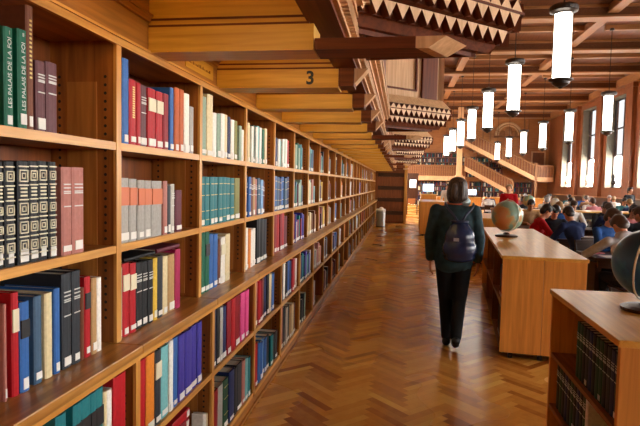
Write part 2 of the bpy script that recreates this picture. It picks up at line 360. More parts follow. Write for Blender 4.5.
SHELVES = {
 (0, 0): "1.355,0.037,0.285,green,L1 1.414,0.039,0.294,green,L2 1.455,0.031,0.375,brown,G 1.495,0.044,0.220,plum,T 1.546,0.054,0.227,plum,T",
 (0, 1): "1.314,0.030,0.308,black,O 1.350,0.039,0.310,black,O 1.407,0.046,0.313,black,O 1.458,0.040,0.315,black,O 1.503,0.043,0.317,black,O 1.550,0.037,0.317,black,O 1.621,0.054,0.302,rose,T 1.679,0.069,0.303,rose,T",
 (0, 2): "1.341,0.012,0.289,rose, 1.376,0.029,0.315,red,C 1.407,0.041,0.280,blue,B 1.479,0.037,0.283,slate, 1.533,0.037,0.282,cream, 1.578,0.031,0.290,blue, 1.622,0.052,0.331,charcoal,T 1.678,0.047,0.333,charcoal,T 1.726,0.019,0.266,brown, 1.758,0.035,0.299,red,B 1.799,0.033,0.288,tan, 1.834,0.032,0.284,white,",
 (0, 3): "1.458,0.052,0.340,teal,B 1.549,0.044,0.340,teal,B 1.596,0.055,0.340,teal,B 1.654,0.034,0.340,teal,B 1.691,0.048,0.340,teal,B 1.742,0.020,0.314,cream, 1.765,0.034,0.310,white, 1.813,0.089,0.340,red,",
 (1, 0): "2.030,0.052,0.348,blue, 2.086,0.055,0.274,red,G 2.146,0.031,0.270,red, 2.181,0.060,0.267,plum,T 2.256,0.074,0.268,red,C 2.335,0.068,0.267,red,C 2.409,0.055,0.269,crimson, 2.475,0.041,0.309,blue, 2.528,0.054,0.319,rust, 2.588,0.053,0.320,rust, 2.645,0.066,0.310,white, 2.725,0.056,0.253,grey,",
 (1, 1): "2.002,0.076,0.270,grey,R 2.087,0.065,0.267,grey,R 2.156,0.059,0.263,grey,R 2.220,0.068,0.261,grey,R 2.292,0.104,0.260,grey,R 2.402,0.044,0.260,rose, 2.449,0.037,0.236,charcoal, 2.492,0.047,0.246,stone,T 2.551,0.075,0.215,wine,",
 (1, 2): "2.006,0.024,0.294,grey, 2.030,0.053,0.309,red,C 2.086,0.052,0.301,red,C 2.139,0.059,0.297,black,T 2.200,0.050,0.293,black,T 2.252,0.048,0.291,black,T 2.302,0.039,0.294,yellow, 2.343,0.062,0.296,charcoal, 2.411,0.056,0.287,cream, 2.473,0.071,0.288,tan, 2.548,0.059,0.305,magenta,",
 (1, 3): "2.007,0.061,0.340,red, 2.073,0.074,0.340,orange, 2.152,0.059,0.335,charcoal,C 2.214,0.081,0.331,lightteal, 2.300,0.039,0.340,white, 2.342,0.054,0.340,blue, 2.408,0.073,0.333,violet, 2.485,0.083,0.331,violet, 2.571,0.068,0.336,violet, 2.644,0.060,0.334,violet,",
 (1, 4): "",
 (2, 0): "2.899,0.071,0.336,sage, 2.978,0.092,0.362,cream, 3.078,0.061,0.268,white, 3.149,0.064,0.271,sage, 3.223,0.067,0.281,white, 3.300,0.050,0.284,cream, 3.360,0.052,0.278,navy, 3.422,0.064,0.267,white, 3.497,0.067,0.269,olive, 3.599,0.054,0.246,sage, 3.658,0.049,0.224,white,",
 (2, 1): "2.893,0.063,0.287,teal,S 2.961,0.069,0.288,teal,S 3.035,0.072,0.289,teal,S 3.112,0.067,0.290,teal,S 3.185,0.070,0.291,teal,S 3.260,0.073,0.292,teal,S 3.339,0.076,0.290,teal,S 3.422,0.080,0.288,teal,S 3.513,0.115,0.289,olive,",
 (2, 2): "2.894,0.063,0.357,green, 2.965,0.066,0.356,green,B 3.036,0.064,0.338,blue, 3.105,0.076,0.331,blue, 3.191,0.047,0.292,brown, 3.247,0.079,0.298,white,C 3.332,0.097,0.309,cream,",
 (2, 3): "2.888,0.054,0.340,navy, 2.951,0.053,0.339,black, 3.009,0.049,0.332,grey, 3.063,0.060,0.325,navy, 3.133,0.079,0.340,crimson, 3.222,0.073,0.339,red, 3.305,0.110,0.337,crimson, 3.427,0.094,0.335,pink, 3.527,0.079,0.330,pink,",
 (2, 4): "2.904,0.069,0.319,crimson, 2.981,0.091,0.315,grey, 3.082,0.097,0.314,darkgreen,S 3.188,0.103,0.333,navy, 3.302,0.054,0.315,black, 3.362,0.107,0.320,charcoal, 3.476,0.065,0.309,rose, 3.548,0.054,0.302,lightteal, 3.607,0.059,0.289,teal,",
 (3, 0): "3.807,0.053,0.290,cream, 3.864,0.054,0.285,sage, 3.923,0.056,0.278,white, 3.983,0.058,0.291,darkgreen, 4.045,0.059,0.285,white, 4.109,0.061,0.299,lightteal, 4.175,0.063,0.293,white, 4.243,0.065,0.286,green, 4.314,0.067,0.301,cream,",
 (3, 1): "3.787,0.061,0.314,blue,T 3.853,0.063,0.303,blue,T 3.920,0.065,0.292,brown,T 3.990,0.067,0.300,tan,T 4.062,0.069,0.288,rose,T 4.137,0.072,0.296,slate,T 4.214,0.074,0.283,lightblue,T 4.294,0.077,0.270,wine,T",
 (3, 2): "3.792,0.064,0.313,white, 3.861,0.066,0.300,orange, 3.932,0.068,0.286,white, 4.006,0.071,0.292,white, 4.097,0.099,0.368,black, 4.204,0.104,0.356,black, 4.317,0.110,0.343,charcoal,",
 (3, 3): "3.804,0.062,0.340,rose, 3.871,0.064,0.336,red, 3.941,0.067,0.326,crimson, 4.013,0.069,0.336,brown, 4.087,0.072,0.326,navy, 4.164,0.074,0.336,black, 4.244,0.077,0.325,cream, 4.327,0.080,0.315,blue,",
 (3, 4): "3.800,0.067,0.332,red, 3.873,0.070,0.315,blue, 3.947,0.072,0.296,blue, 4.025,0.075,0.298,lightblue, 4.106,0.078,0.278,blue, 4.189,0.081,0.279,charcoal, 4.276,0.084,0.259,teal, 4.367,0.087,0.238,black, 4.461,0.091,0.238,charcoal,",
 (4, 0): "4.734,0.072,0.261,navy, 4.811,0.074,0.256,white, 4.891,0.076,0.250,lightteal, 4.973,0.079,0.269,white, 5.058,0.082,0.264,sage, 5.146,0.084,0.283,white, 5.237,0.087,0.278,red,",
 (4, 1): "4.723,0.087,0.322,blue,S 4.817,0.090,0.313,slate,S 4.913,0.093,0.303,navy,S 5.014,0.097,0.318,blue,S 5.119,0.101,0.307,slate,S 5.228,0.106,0.322,navy,S",
 (4, 2): "4.751,0.089,0.370,crimson, 4.846,0.093,0.364,red, 4.946,0.096,0.354,crimson, 5.050,0.100,0.368,red, 5.158,0.133,0.321,wine,",
 (4, 3): "4.686,0.078,0.340,navy, 4.770,0.081,0.337,white, 4.857,0.084,0.323,black, 4.947,0.087,0.333,blue, 5.040,0.090,0.318,navy, 5.137,0.093,0.328,red, 5.237,0.097,0.312,rose, 5.342,0.101,0.296,white,",
 (4, 4): "4.721,0.079,0.394,rose, 4.806,0.082,0.372,charcoal, 4.894,0.085,0.348,stone, 4.985,0.088,0.349,charcoal, 5.080,0.091,0.324,tan, 5.178,0.094,0.324,cream, 5.279,0.098,0.298,plum,",
}

def size_word(h, t): return 'thick ' if t > .075 else 'slim ' if t < .035 else 'tall ' if h > .34 else ''
rb = random.Random(11)
def put_row(b, s, rows):
    x = -(D if s < 3 else DL)
    for i, (y, t, h, col, o) in enumerate(rows):
        y += max(0, (1.9-y)*.04) if b == 0 else 0
        xx = x - .011 - rb.random()*(.006 if b < 3 else .018)
        lab = '%s%s book%s, %s on %s of %s bay' % (size_word(h, t), WORD.get(col, col), OPTW.get(o, ''), ORD[i], ROW[s], ORD[b])
        add_book(xx, y+t/2, ZS[s], t, h, min(.235, max(.17, h*.72)), col, o, lab, 'books on the %s of the %s bay' % (ROW[s], ORD[b]), fine=b < 3)
for (b, s), txt in SHELVES.items():
    rows = []
    for w in txt.split():
        q = w.split(','); rows.append((float(q[0]), float(q[1]), float(q[2]), q[3], q[4]))
    put_row(b, s, rows)
# books lying flat: on top of the standing ones, and the red stack on the bottom shelf
def lie(x, y, z, t, w, d, col, label, opt='', rz=0):
    """a book lying on its side, spine towards the aisle; w its height along the shelf"""
    r = add_book(x, y, z + t/2, t, w, d, col, opt, label, 'books lying flat in the wall bookcases')
    r.rotation_euler = (PI/2, 0, rz); r.location = (x, y + w/2, z + t/2); return r
lie(-D-.03, 2.50, Z_LED+.306, .022, .26, .2, 'wine', 'wine red book lying flat on the books along the ledge of the second bay', 'N')
lie(-D-.02, 2.19, Z_LED+.310, .016, .28, .2, 'black', 'thin black book lying flat on the books along the ledge of the second bay', 'N')
for k, (c, dy) in enumerate((('crimson', 0), ('red', .015), ('red', -.01), ('crimson', .01), ('red', 0), ('red', .012), ('crimson', -.006), ('red', .008))):
    lie(-DL-.02-.004*(k % 3), 2.40+dy, Z_BOT+.046*k+.0005*k, .046, .32, .22, c, '%s book lying flat, %s from the base of the stack on the bottom shelf' % ('crimson' if c == 'crimson' else 'red', ORD[k]))
for k in range(3):
    add_book(-DL-.02, 2.765+.024*k, Z_BOT, .022, .25-.01*k, .07, ('white', 'white', 'cream')[k], '', '%s slim pale book beside the flat red stack, bottom shelf of second bay' % ORD[k], 'pale books beside the red stack')
# farther bays: individually for the fifth and sixth, one mass beyond
FAR = ['white', 'cream', 'sage', 'lightteal', 'red', 'crimson', 'blue', 'navy', 'charcoal', 'black', 'brown', 'tan', 'orange', 'teal', 'slate', 'wine', 'grey', 'stone', 'green', 'rose', 'violet', 'yellow']
def random_row(b, s, rng):
    lo, hi = Y0+(b-1)*W+.022, Y0+b*W-.022
    fill = rng.choice((.45, .6, .75, .9, .95)); y = lo; rows = []
    fam = rng.sample(FAR, 5)
    while True:
        t = rng.uniform(.035, .085); 
        if y+t > lo+(hi-lo)*fill: break
        rows.append((y, t, rng.uniform(.22, .315), rng.choice(fam), '')); y += t+.002
    return rows
rng = random.Random(23)
for b in (5,):
    for s in range(5): put_row(b, s, random_row(b, s, rng))
mass = MB(); mats = [BM[c] for c in FAR] + [labelw, paper]
for b in range(6, NB):
    for s in range(5):
        if b > 9 and rng.random() < .18: continue
        x = -(D if s < 3 else DL)-.02
        for (y, t, h, col, o) in random_row(b, s, rng):
            dx = rng.random()*.02
            mass.box(x-dx-.19, x-dx, y, y+t, ZS[s], ZS[s]+h, FAR.index(col)); mass.box(x-dx-.001, x-dx+.0008, y+.004, y+t-.004, ZS[s]+.012, ZS[s]+.046, len(FAR))
            mass.box(x-dx-.186, x-dx-.006, y+.004, y+t-.004, ZS[s]+h, ZS[s]+h+.0005, len(FAR)+1)
tag(mass.build('book_rows', mats), 'many coloured books receding along the far wall bookcase bays', 'books', kind='stuff')

# ------------------------------------------------------------------ gallery over the aisle
XE = -.41                     # inner line of the gallery's edge beam
ZBM, ZCE = 2.205, 2.80         # underside of gallery beams, gallery soffit boards
m = MB(); m.box(-D-.01, XE+.1, -3, YEND, ZCE, ZCE+.12)
struct(m, 'ceiling_gallery_soffit', beamw['x'], 'golden oak boards of the gallery soffit between the cross beams', 'ceiling')
BEAM0 = 2.30
fillm = emis('fill_strip_glow', (1, .80, .48), 2.0)  # added glowing strips, unseen behind the beams, to brighten the next beam faces
for k in range(-1, 24):
    y = BEAM0 + .8723*k
    m = MB(); xe = XE+.03; m.box(-D, xe, y-.085, y+.085, ZBM, ZBM+.108); m.box(-D, XE, y-.068, y+.068, ZBM+.108, ZCE); m.box(-D, XE, y-.082, y+.082, ZBM+.118, ZBM+.136); m.box(-D, XE, y-.078, y+.078, ZBM+.146, ZCE)
    lab = {0: 'widest-looking gallery beam crossing right above the second bookcase bay', 1: 'gallery beam bearing the black number 3'}.get(k, 'golden oak gallery beam over the aisle, %s from the near end' % ORD[k+1])
    for za, zb in ((.108, .118), (.136, .146)): m.box(-D, XE+.01, y-.0835, y-.07, ZBM+za, ZBM+zb, 1)  # dark strips laid in the grooves, their shade put into the colour
    o = tag(m.build('gallery_beam', [beamw['x'], edgew['x']]), lab, 'beam', 'gallery beams over the aisle', 'structure')
    if k < 23:
        m = MB(); m.box(-D+.12, XE-.06, y+.07, y+.11, ZBM+.13, ZBM+.17); m.build('added_fill_strip', fillm, o)
        L = bpy.data.lights.new('added_fill_strip', 'AREA'); L.shape = 'RECTANGLE'; L.size = .5; L.size_y = .04; L.energy = 1.0; L.color = (1, .84, .52)  # added fill light in front of each strip
        lo = bpy.data.objects.new('added_fill_strip', L); C.objects.link(lo); lo.location = ((XE-D)/2+.03, y+.13, ZBM+.15); lo.rotation_euler = (PI/2+.35, 0, PI)
    if k == 1:
        word_mesh('3', .105, .001, V3(-.545, y-.0862, ZBM+.022), V3(1, 0, 0), V3(0, 0, 1), bandk, o, 'numeral', ax='CENTER', ay='BOTTOM_BASELINE', offset=.003)
# faded inscription on the fascia above the third bay: a pale strip with thin rubbed strokes
m = MB(); m.box(-D-.002, -D+.0015, 2.62, 3.02, 2.235, 2.315); pl = tag(m.build('fascia_plaque', beamw['y']), 'faded pale name strip on the fascia behind the first big beam', 'plaque')
m = MB(); rr = random.Random(5); yy = 2.66
while yy < 2.98:
    hh = rr.uniform(.008, .018); m.box(-D+.001, -D+.0022, yy, yy+rr.uniform(.004, .010), 2.265, 2.265+hh); yy += rr.uniform(.012, .018)
m.build('faded_stroke_row', edgew['y'], pl)
# edge beam and its dentilled mouldings
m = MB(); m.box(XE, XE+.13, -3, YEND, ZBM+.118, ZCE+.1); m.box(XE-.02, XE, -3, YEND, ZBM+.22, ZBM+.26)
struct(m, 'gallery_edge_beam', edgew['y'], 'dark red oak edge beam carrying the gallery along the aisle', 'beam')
def dentils(name, x, z0, z1, step, wd, label):
    m = MB(); m.box(x-.08, x, -3, YEND, z0-.02, z1+.02); m.box(x-.08, x+.03, -3, YEND, z1+.02, z1+.05)
    y = -2.9
    while y < YEND:
        m.box(x, x+.028, y, y+wd, z0, z1); y += step
    return struct(m, name, panelw, label, 'trim')
dentils('trim_2', XE+.15, 2.36, 2.43, .05, .026, 'lower dentilled moulding along the gallery edge')
dentils('trim_3', XE+.21, 2.50, 2.57, .05, .026, 'upper dentilled moulding along the gallery edge')
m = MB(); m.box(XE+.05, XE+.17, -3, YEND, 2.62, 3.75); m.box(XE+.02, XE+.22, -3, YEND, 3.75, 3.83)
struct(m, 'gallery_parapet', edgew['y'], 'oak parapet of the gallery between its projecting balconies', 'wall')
# little beam ends showing under the edge
for k in range(0, 24):
    if k % 5 == 0: continue
    y = BEAM0 + .8723*k
    m = MB(); m.hexa([Vector(v) for v in ((XE+.12, y-.05, 2.235), (XE+.125, y-.05, 2.235), (XE+.125, y+.05, 2.235), (XE+.12, y+.05, 2.235))], [Vector(v) for v in ((XE+.12, y-.05, 2.32), (XE+.20, y-.05, 2.32), (XE+.20, y+.05, 2.32), (XE+.12, y+.05, 2.32))])
    m2 = MB(); m2.box(XE+.03, XE+.12, y-.075, y+.075, 2.215, 2.32, 0)
    m.m = [1]*len(m.m); m.add(m2.v, m2.f, 0)
    tag(m.build('beam_end_block', [edgew['x'], panelw]), 'pale sloped beam end under the gallery edge, %s from the near end' % ORD[k], 'beam end', 'beam ends along the gallery edge', 'structure')

# projecting prow balconies
def offset_ring(x1, dy0, o):
    """plan of the prow, local: near point on the gallery, tip, tip end, far point; o = inward offset"""
    return [Vector((XE+.08, .0+o*1.3)), Vector((x1-o, .87+o*.4)), Vector((x1-o, .99-o*.4)), Vector((XE+.08, 1.10-o*.7))]
def ring3(pl, z): return [Vector((p.x, p.y, z)) for p in pl]
def teeth(m, a, b, z0, z1, n, depth, up=False, flip=1):
    """a zigzag row between plan points a, b: wedges with their points down (or up), set out from a board"""
    d = (b-a); L_ = d.length; d.normalize(); nn = Vector((d.y, -d.x)) * flip; w = L_/n
    for i in range(n):
        p0 = a + d*w*i; p1 = a + d*w*(i+1); pm = (p0+p1)/2
        zt, zb = (z0, z1) if up else (z1, z0)
        o = nn*depth
        vs = [(p0.x+o.x, p0.y+o.y, zt), (p1.x+o.x, p1.y+o.y, zt), (pm.x+o.x, pm.y+o.y, zb), (p0.x, p0.y, zt), (p1.x, p1.y, zt), (pm.x, pm.y, zb)]
        m.add(vs, [(0, 1, 2)]); m.add(vs, [(5, 4, 3), (0, 3, 4, 1), (1, 4, 5, 2), (2, 5, 3, 0)], 1)  # dark tooth sides paint the deep shade of the gaps
XT = .66
def make_balcony():
    r = empty('prow_balcony')
    R = lambda o: offset_ring(XT, 0, o)
    # soffit and stepped corbels
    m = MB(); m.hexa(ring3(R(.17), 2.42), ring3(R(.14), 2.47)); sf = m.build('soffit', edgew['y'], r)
    a = R(.17); q = MB()
    c = (a[0]+a[1]+a[2]+a[3])/4
    inn = [c+(p-c)*.78 for p in a]; inn2 = [c+(p-c)*.70 for p in a]
    for i in range(4):
        j = (i+1) % 4
        q.hexa([Vector((inn[i].x, inn[i].y, 2.395)), Vector((inn[j].x, inn[j].y, 2.395)), Vector((inn2[j].x, inn2[j].y, 2.395)), Vector((inn2[i].x, inn2[i].y, 2.395))],
               [Vector((inn[i].x, inn[i].y, 2.421)), Vector((inn[j].x, inn[j].y, 2.421)), Vector((inn2[j].x, inn2[j].y, 2.421)), Vector((inn2[i].x, inn2[i].y, 2.421))])
    q.build('soffit_panel_frame', edgew['x'], sf)
    m = MB(); m.hexa(ring3(R(.12), 2.47), ring3(R(.12), 2.537)); m.hexa(ring3(R(.09), 2.537), ring3(R(.05), 2.55)); m.hexa(ring3(R(.06), 2.55), ring3(R(.06), 2.62)); m.hexa(ring3(R(.0), 2.62), ring3(R(.0), 2.632)); m.hexa(ring3(R(.05), 2.632), ring3(R(.05), 2.70)); m.build('corbel', edgew['x'], r)
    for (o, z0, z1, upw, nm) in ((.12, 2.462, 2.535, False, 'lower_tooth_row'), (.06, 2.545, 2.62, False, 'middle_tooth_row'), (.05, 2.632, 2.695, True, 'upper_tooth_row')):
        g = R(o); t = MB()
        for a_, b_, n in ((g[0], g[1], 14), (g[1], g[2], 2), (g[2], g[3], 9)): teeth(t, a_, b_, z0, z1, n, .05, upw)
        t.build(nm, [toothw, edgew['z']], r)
    m = MB(); m.hexa(ring3(R(.02), 2.70), ring3(R(.13), 2.82)); m.build('apron', panelw, r)
    # parapet: frame, recessed fields, corner posts, rail
    m = MB(); m.hexa(ring3(R(.16), 2.82), ring3(R(.16), 3.78)); par = m.build('parapet', panelw, r)
    g = R(.15); fr = MB()
    for a_, b_ in ((g[0], g[1]), (g[2], g[3])):
        d = (b_-a_).normalized(); nn = Vector((d.y, -d.x)); L_ = (b_-a_).length
        def slab(s0, s1, z0, z1, t=.025):
            p = [a_+d*s0, a_+d*s1]; lo = [p[0], p[0]+nn*t, p[1]+nn*t, p[1]]
            fr.hexa([Vector((v.x, v.y, z0)) for v in lo], [Vector((v.x, v.y, z1)) for v in lo])
        slab(L_*.66, L_*.90, 2.82, 3.78, .03); slab(.04, .06, 2.90, 3.72); slab(L_*.56, L_*.58, 2.90, 3.72)
        slab(.04, L_*.58, 2.90, 2.92); slab(.04, L_*.58, 3.7, 3.72)
    fr.build('panel_frame', edgew['z'], par)
    p = MB()
    for v in (g[1], g[2]): p.box(v.x-.045, v.x+.03, v.y-.03, v.y+.03, 2.82, 3.8)
    p.build('corner_post', toothw, r)  # pale oak on the posts stands in for their window-lit edge
    m = MB(); m.hexa(ring3(R(.10), 3.78), ring3(R(.10), 3.86)); m.build('hand_rail', edgew['x'], r)
    # the gallery beam below runs on as a cantilever with an obliquely cut, chamfered nose
    y0, y1 = -.105, .065
    lo = [V3(XE+.035, y0, 2.205), V3(.09, y0, 2.205), V3(.18, y1, 2.205), V3(XE+.035, y1, 2.205)]
    hi = [V3(XE+.035, y0, 2.252), V3(.16, y0, 2.252), V3(.26, y1, 2.252), V3(XE+.035, y1, 2.252)]
    m = MB(); m.hexa([V3(min(v.x, .04+(.09 if v.y > 0 else 0)), v.y, v.z) for v in lo], [V3(min(v.x, .04+(.09 if v.y > 0 else 0)), v.y, v.z) for v in hi]); cb = m.build('cantilever_beam', edgew['x'], r)
    m = MB(); m.hexa([V3(.04, y0, 2.205), lo[1], lo[2], V3(.13, y1, 2.205)], [V3(.04, y0, 2.252), hi[1], hi[2], V3(.13, y1, 2.252)]); m.build('beam_nose', panelw, cb)  # pale nose colour paints window light on the cut end
    return r
bal = make_balcony(); SP = 4.36
for k in range(5):
    o = bal if k == 0 else copy_tree(bal)
    o.location = (0, 2.32 + SP*k, 0)
    tag(o, ['carved oak prow balcony jutting overhead, biggest and cut off by the picture top', 'carved oak prow balcony with pale parapet panel, second along the aisle', 'third carved prow balcony along the gallery', 'fourth carved prow balcony along the gallery, small', 'last and smallest carved prow balcony at the aisle end'][k], 'balcony', 'prow balconies along the gallery')

# ------------------------------------------------------------------ hall shell
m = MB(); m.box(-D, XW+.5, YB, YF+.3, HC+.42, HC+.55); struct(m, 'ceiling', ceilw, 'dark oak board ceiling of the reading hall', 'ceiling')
k = 0
for i in range(-3, 9):
    y = 10.18 + 4.36*i
    if y > YF: break
    m = MB(); m.box(-D, XW, y-.26, y+.26, HC, HC+.07); m.box(-D, XW, y-.24, y+.24, HC+.33, HC+.42)
    hb = m.build('hall_beam', hallbeam['x']); m = MB(); m.box(-D, XW, y-.2, y+.2, HC+.06, HC+.43); m.build('beam_web', ceilw, hb)
    tag(hb, 'oak cross beam of the hall ceiling, %s from the near end' % ORD[i+3], 'beam', 'cross beams of the hall ceiling', 'structure')
for k, x in enumerate((2.65, 6.6)):
    m = MB(); m.box(x-.14, x+.14, YB, YF, HC+.16, HC+.42); m.box(x-.17, x+.17, YB, YF, HC+.14, HC+.2)
    struct(m, 'ceiling_beam', hallbeam['y'], ('long oak ceiling beam above the inner row of lamps', 'long oak ceiling beam towards the windows')[k], 'beam')
for x in (4.8, 9.2):
    for i in range(-3, 8):
        y = 10.18+4.36*i+2.18
        if y+2 > YF: continue
        m = MB(); m.box(x-2, x+2, y-.07, y+.07, HC+.24, HC+.42)
        tag(m.build('ceiling_rib', hallbeam['x']), 'slim oak rib between ceiling beams, %s bay of the hall, %s side' % (ORD[i+3], 'aisle' if x < 6 else 'window'), 'beam', 'slim ceiling ribs', 'structure')
# window wall with deep reveals
SILL, WTOP, WIN, PIT = 1.72, 6.85, 2.6, 4.36
cent = [32.3 + PIT*i for i in range(-9, 4)]
cent = [c for c in cent if c+WIN/2 < YF]
m = MB(); lo = YB
for c in cent:
    m.box(XW, XW+.6, lo, c-WIN/2, 0, HC+.5); lo = c+WIN/2
    m.box(XW, XW+.6, c-WIN/2, c+WIN/2, 0, SILL); m.box(XW, XW+.6, c-WIN/2, c+WIN/2, WTOP, HC+.5)
m.box(XW, XW+.6, lo, YF+.3, 0, HC+.5)
struct(m, 'wall_right', hallw['z'], 'oak panelled window wall of the reading hall')
plast = plain('window_reveal_stone', '6a6454', .7, noise=.08, scale=3)
glassm, nt, b = newmat('window_glass')
tr = nt.nodes.new('ShaderNodeBsdfTransparent'); gl = nt.nodes.new('ShaderNodeBsdfGlossy'); gl.inputs['Roughness'].default_value = .03
mixn = nt.nodes.new('ShaderNodeMixShader'); mixn.inputs[0].default_value = .06
nt.links.new(tr.outputs[0], mixn.inputs[1]); nt.links.new(gl.outputs[0], mixn.inputs[2]); nt.links.new(mixn.outputs[0], nt.nodes['Material Output'].inputs[0])
leadglass, nt, b = newmat('leaded_glass')
tr = nt.nodes.new('ShaderNodeBsdfTransparent'); tr.inputs[0].default_value = (.15, .155, .16, 1); nt.links.new(tr.outputs[0], nt.nodes['Material Output'].inputs[0])
leadm = plain('window_bar', '3a2a22', .5)
for i, c in enumerate(cent):
    r = empty('window_%d' % (i+1), (XW, c, 0)); w = WIN/2
    tag(r, 'tall reading hall window with dark bars, %s from the far wall' % ORD[len(cent)-1-i], 'window', 'tall windows of the hall', 'structure')
    m = MB(); m.box(.003, .5, -w, -w+.04, SILL, WTOP); m.box(.003, .5, w-.04, w, SILL, WTOP); m.box(.003, .5, -w, w, WTOP-.04, WTOP); m.build('window_reveal', plast, r)
    m = MB(); m.box(-.12, .5, -w-.06, w+.06, SILL-.06, SILL+.01); m.build('window_sill', hallw['y'], r)
    m = MB(); x0, x1 = .40, .47
    for yy in (-w+.04, -.06, w-.14): m.box(x0, x1, yy, yy+.1, SILL, WTOP-.04)
    for zz in (SILL, 3.55, 5.1, WTOP-.12): m.box(x0, x1, -w+.04, w-.04, zz, zz+.08)
    fr = m.build('window_frame', leadm, r)
    m = MB(); m.box(.43, .436, -w+.04, w-.04, SILL+.01, 3.59); m.build('pane', glassm, fr)
    m = MB(); m.box(.43, .436, -w+.04, w-.04, 3.60, WTOP-.05); m.build('leaded_pane', leadglass, fr)
for i in range(len(cent)-1):
    y = (cent[i]+cent[i+1])/2
    m = MB(); m.box(XW-.22, XW, y-.42, y+.42, .0, HC+.06); m.box(XW-.26, XW, y-.5, y+.5, HC-.25, HC+.0)
    tag(m.build('pilaster', hallw['z']), 'dark oak pilaster between windows, %s from the near end' % ORD[i], 'pilaster', 'pilasters of the window wall', 'structure')
m = MB(); m.box(XW-.2, XW, YB, YF, 0, .12); struct(m, 'baseboard_right', darkw['y'], 'dark baseboard under the hall windows', 'baseboard')
m = MB(); m.box(XW-.3, XW, YB, YF, HC-.02, HC+.42); struct(m, 'trim_4', hallbeam['y'], 'long oak cornice above the windows', 'trim')
# end wall of the aisle under the gallery, banded oak
m = MB(); m.box(-1.45, .12, YEND+.02, YEND+.2, 0, 2.9)
w = struct(m, 'wall_aisle_end', backw, 'oak panelled end wall closing the aisle')
for k, z in enumerate((.36, .92, 1.42, 1.98)):
    m = MB(); m.box(-1.0, .10, YEND-.02, YEND+.02, z, z+.16); o = m.build('dark_band', darkw['x'], w)
m = MB(); m.box(.12, .24, YEND-.04, YEND+.24, 0, 2.9); struct(m, 'trim_5', lip['z'], 'light oak post at the corner of the aisle end wall', 'trim')
m = MB(); m.box(XB-.12, XW+.6, YB-.2, YB, 0, HC+.5); struct(m, 'wall_front', hallw['x'], 'oak end wall of the hall behind the viewer')
# far wall
m = MB(); m.box(-D, XW+.5, YF, YF+.3, 0, HC+.5); struct(m, 'wall_back', wood('far_wall_oak', 'b87a44', '8f5529', 'x'), 'far oak panelled wall of the reading hall')

# ------------------------------------------------------------------ pendant lamps
lampglow = emis('lamp_glass', (1.0, .93, .80), 7.0)
def make_lamp():
    r = empty('pendant_lamp')               # origin at the middle of the glass tube
    m = MB(); m.tube([(0, 0, .75), (0, 0, HC-4.32)], .011, 8); m.build('suspension_rod', bronze, r)
    m = MB(); m.lathe([(.02, HC-4.26), (.07, HC-4.25), (.08, HC-4.32)], 16); m.build('ceiling_rose', bronze, r, smooth=True)
    m = MB(); m.lathe([(.0, .60), (.175, .60), (.18, .62), (.25, .65), (.262, .72), (.245, .75), (.15, .77), (.06, .80), (.015, .82)], 24); m.build('cap', bronze, r, smooth=False)
    m = MB(); m.lathe([(.165, -.62), (.165, .61)], 6); m.build('glass_tube', lampglow, r)
    m = MB()
    for k in range(6):
        a = PI/3*k; x, y = .17*math.cos(a), .17*math.sin(a); m.box(x-.006, x+.006, y-.006, y+.006, -.62, .61)
    m.build('glazing_bar', bronze, r)
    m = MB(); m.lathe([(.0, -.79), (.03, -.785), (.05, -.76), (.09, -.745), (.15, -.70), (.16, -.66), (.215, -.635), (.22, -.61), (.17, -.60), (0, -.6)], 24); m.build('finial', bronze, r)
    return r
lamp = make_lamp(); n = 0
lp = [(2.93, 10.76+4.36*i, 4.32) for i in range(7)] + [(7.11, 20.14+4.36*i, 4.30) for i in range(6)] + [(7.11, 15.78, 4.3)]
for i, (x, y, z) in enumerate(lp):
    o = lamp if i == 0 else copy_tree(lamp); o.location = (x, y, z); o.rotation_euler = (0, 0, .1)
    row = 'row nearest the gallery' if x < 5 else 'row nearest the windows'
    q = ('biggest glowing tubular pendant lamp, hanging in front of the ceiling beams' if i == 0 else
         'glowing tubular bronze pendant lamp, %s from the near end of the %s' % (ORD[i if x < 5 else (0 if i == 13 else i-6)], row))
    tag(o, q, 'lamp', 'tubular pendant lamps of the hall')

# ------------------------------------------------------------------ low double sided book cases
def low_case(label, x, y, th, length, w, h, mids, seam=True):
    r = empty('low_bookcase', (x, y, 0), -th, label, 'bookcase', 'low oak bookcases along the aisle')
    T = .03; zb = .07
    m = MB(); m.box(-.012, w+.012, -.012, length+.012, h-.032, h); m.build('top', casetop, r, bevel=.003)
    for y0 in (0, length-T):
        for a, b2 in ((0, w/2-.002), (w/2+.002, w)):
            m = MB(); m.box(a, b2, y0, y0+T, zb-.01, h-.032); m.build('end_panel', casew['z'], r, bevel=.002)
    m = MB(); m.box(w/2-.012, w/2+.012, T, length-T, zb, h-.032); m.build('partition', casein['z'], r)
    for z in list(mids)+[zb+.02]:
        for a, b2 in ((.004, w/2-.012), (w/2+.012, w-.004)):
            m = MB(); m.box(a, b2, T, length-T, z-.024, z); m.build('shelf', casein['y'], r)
    nn = max(1, round(length/1.15))
    for k in range(1, nn):
        yy = length*k/nn
        for a, b2 in ((.003, w/2-.012), (w/2+.012, w-.003)):
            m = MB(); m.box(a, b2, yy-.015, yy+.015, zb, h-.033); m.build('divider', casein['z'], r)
    m = MB(); m.box(.03, w-.03, .05, length-.05, .035, zb); m.build('plinth', darkw['y'], r)
    for cx in (.10, w*.5, w-.14):
        for cy in (.02, length-.06):
            m = MB(); m.tube([(cx-.018, cy+.02, .03), (cx+.018, cy+.02, .03)], .03, 14); m.box(cx-.014, cx+.014, cy, cy+.04, .035, zb+.005); m.build('caster', blackmetal, r)
    return r
HCASE = .9965
c1 = low_case('low oak bookcase at the near right corner, holding dark bound volumes', .9635, 2.445, .018, 1.145, .80, HCASE, (.59, .255))
c2 = low_case('long low oak bookcase beside the walking person, with an orange end panel', .979, 5.239, .098, 3.6, .74, HCASE, (.50,))
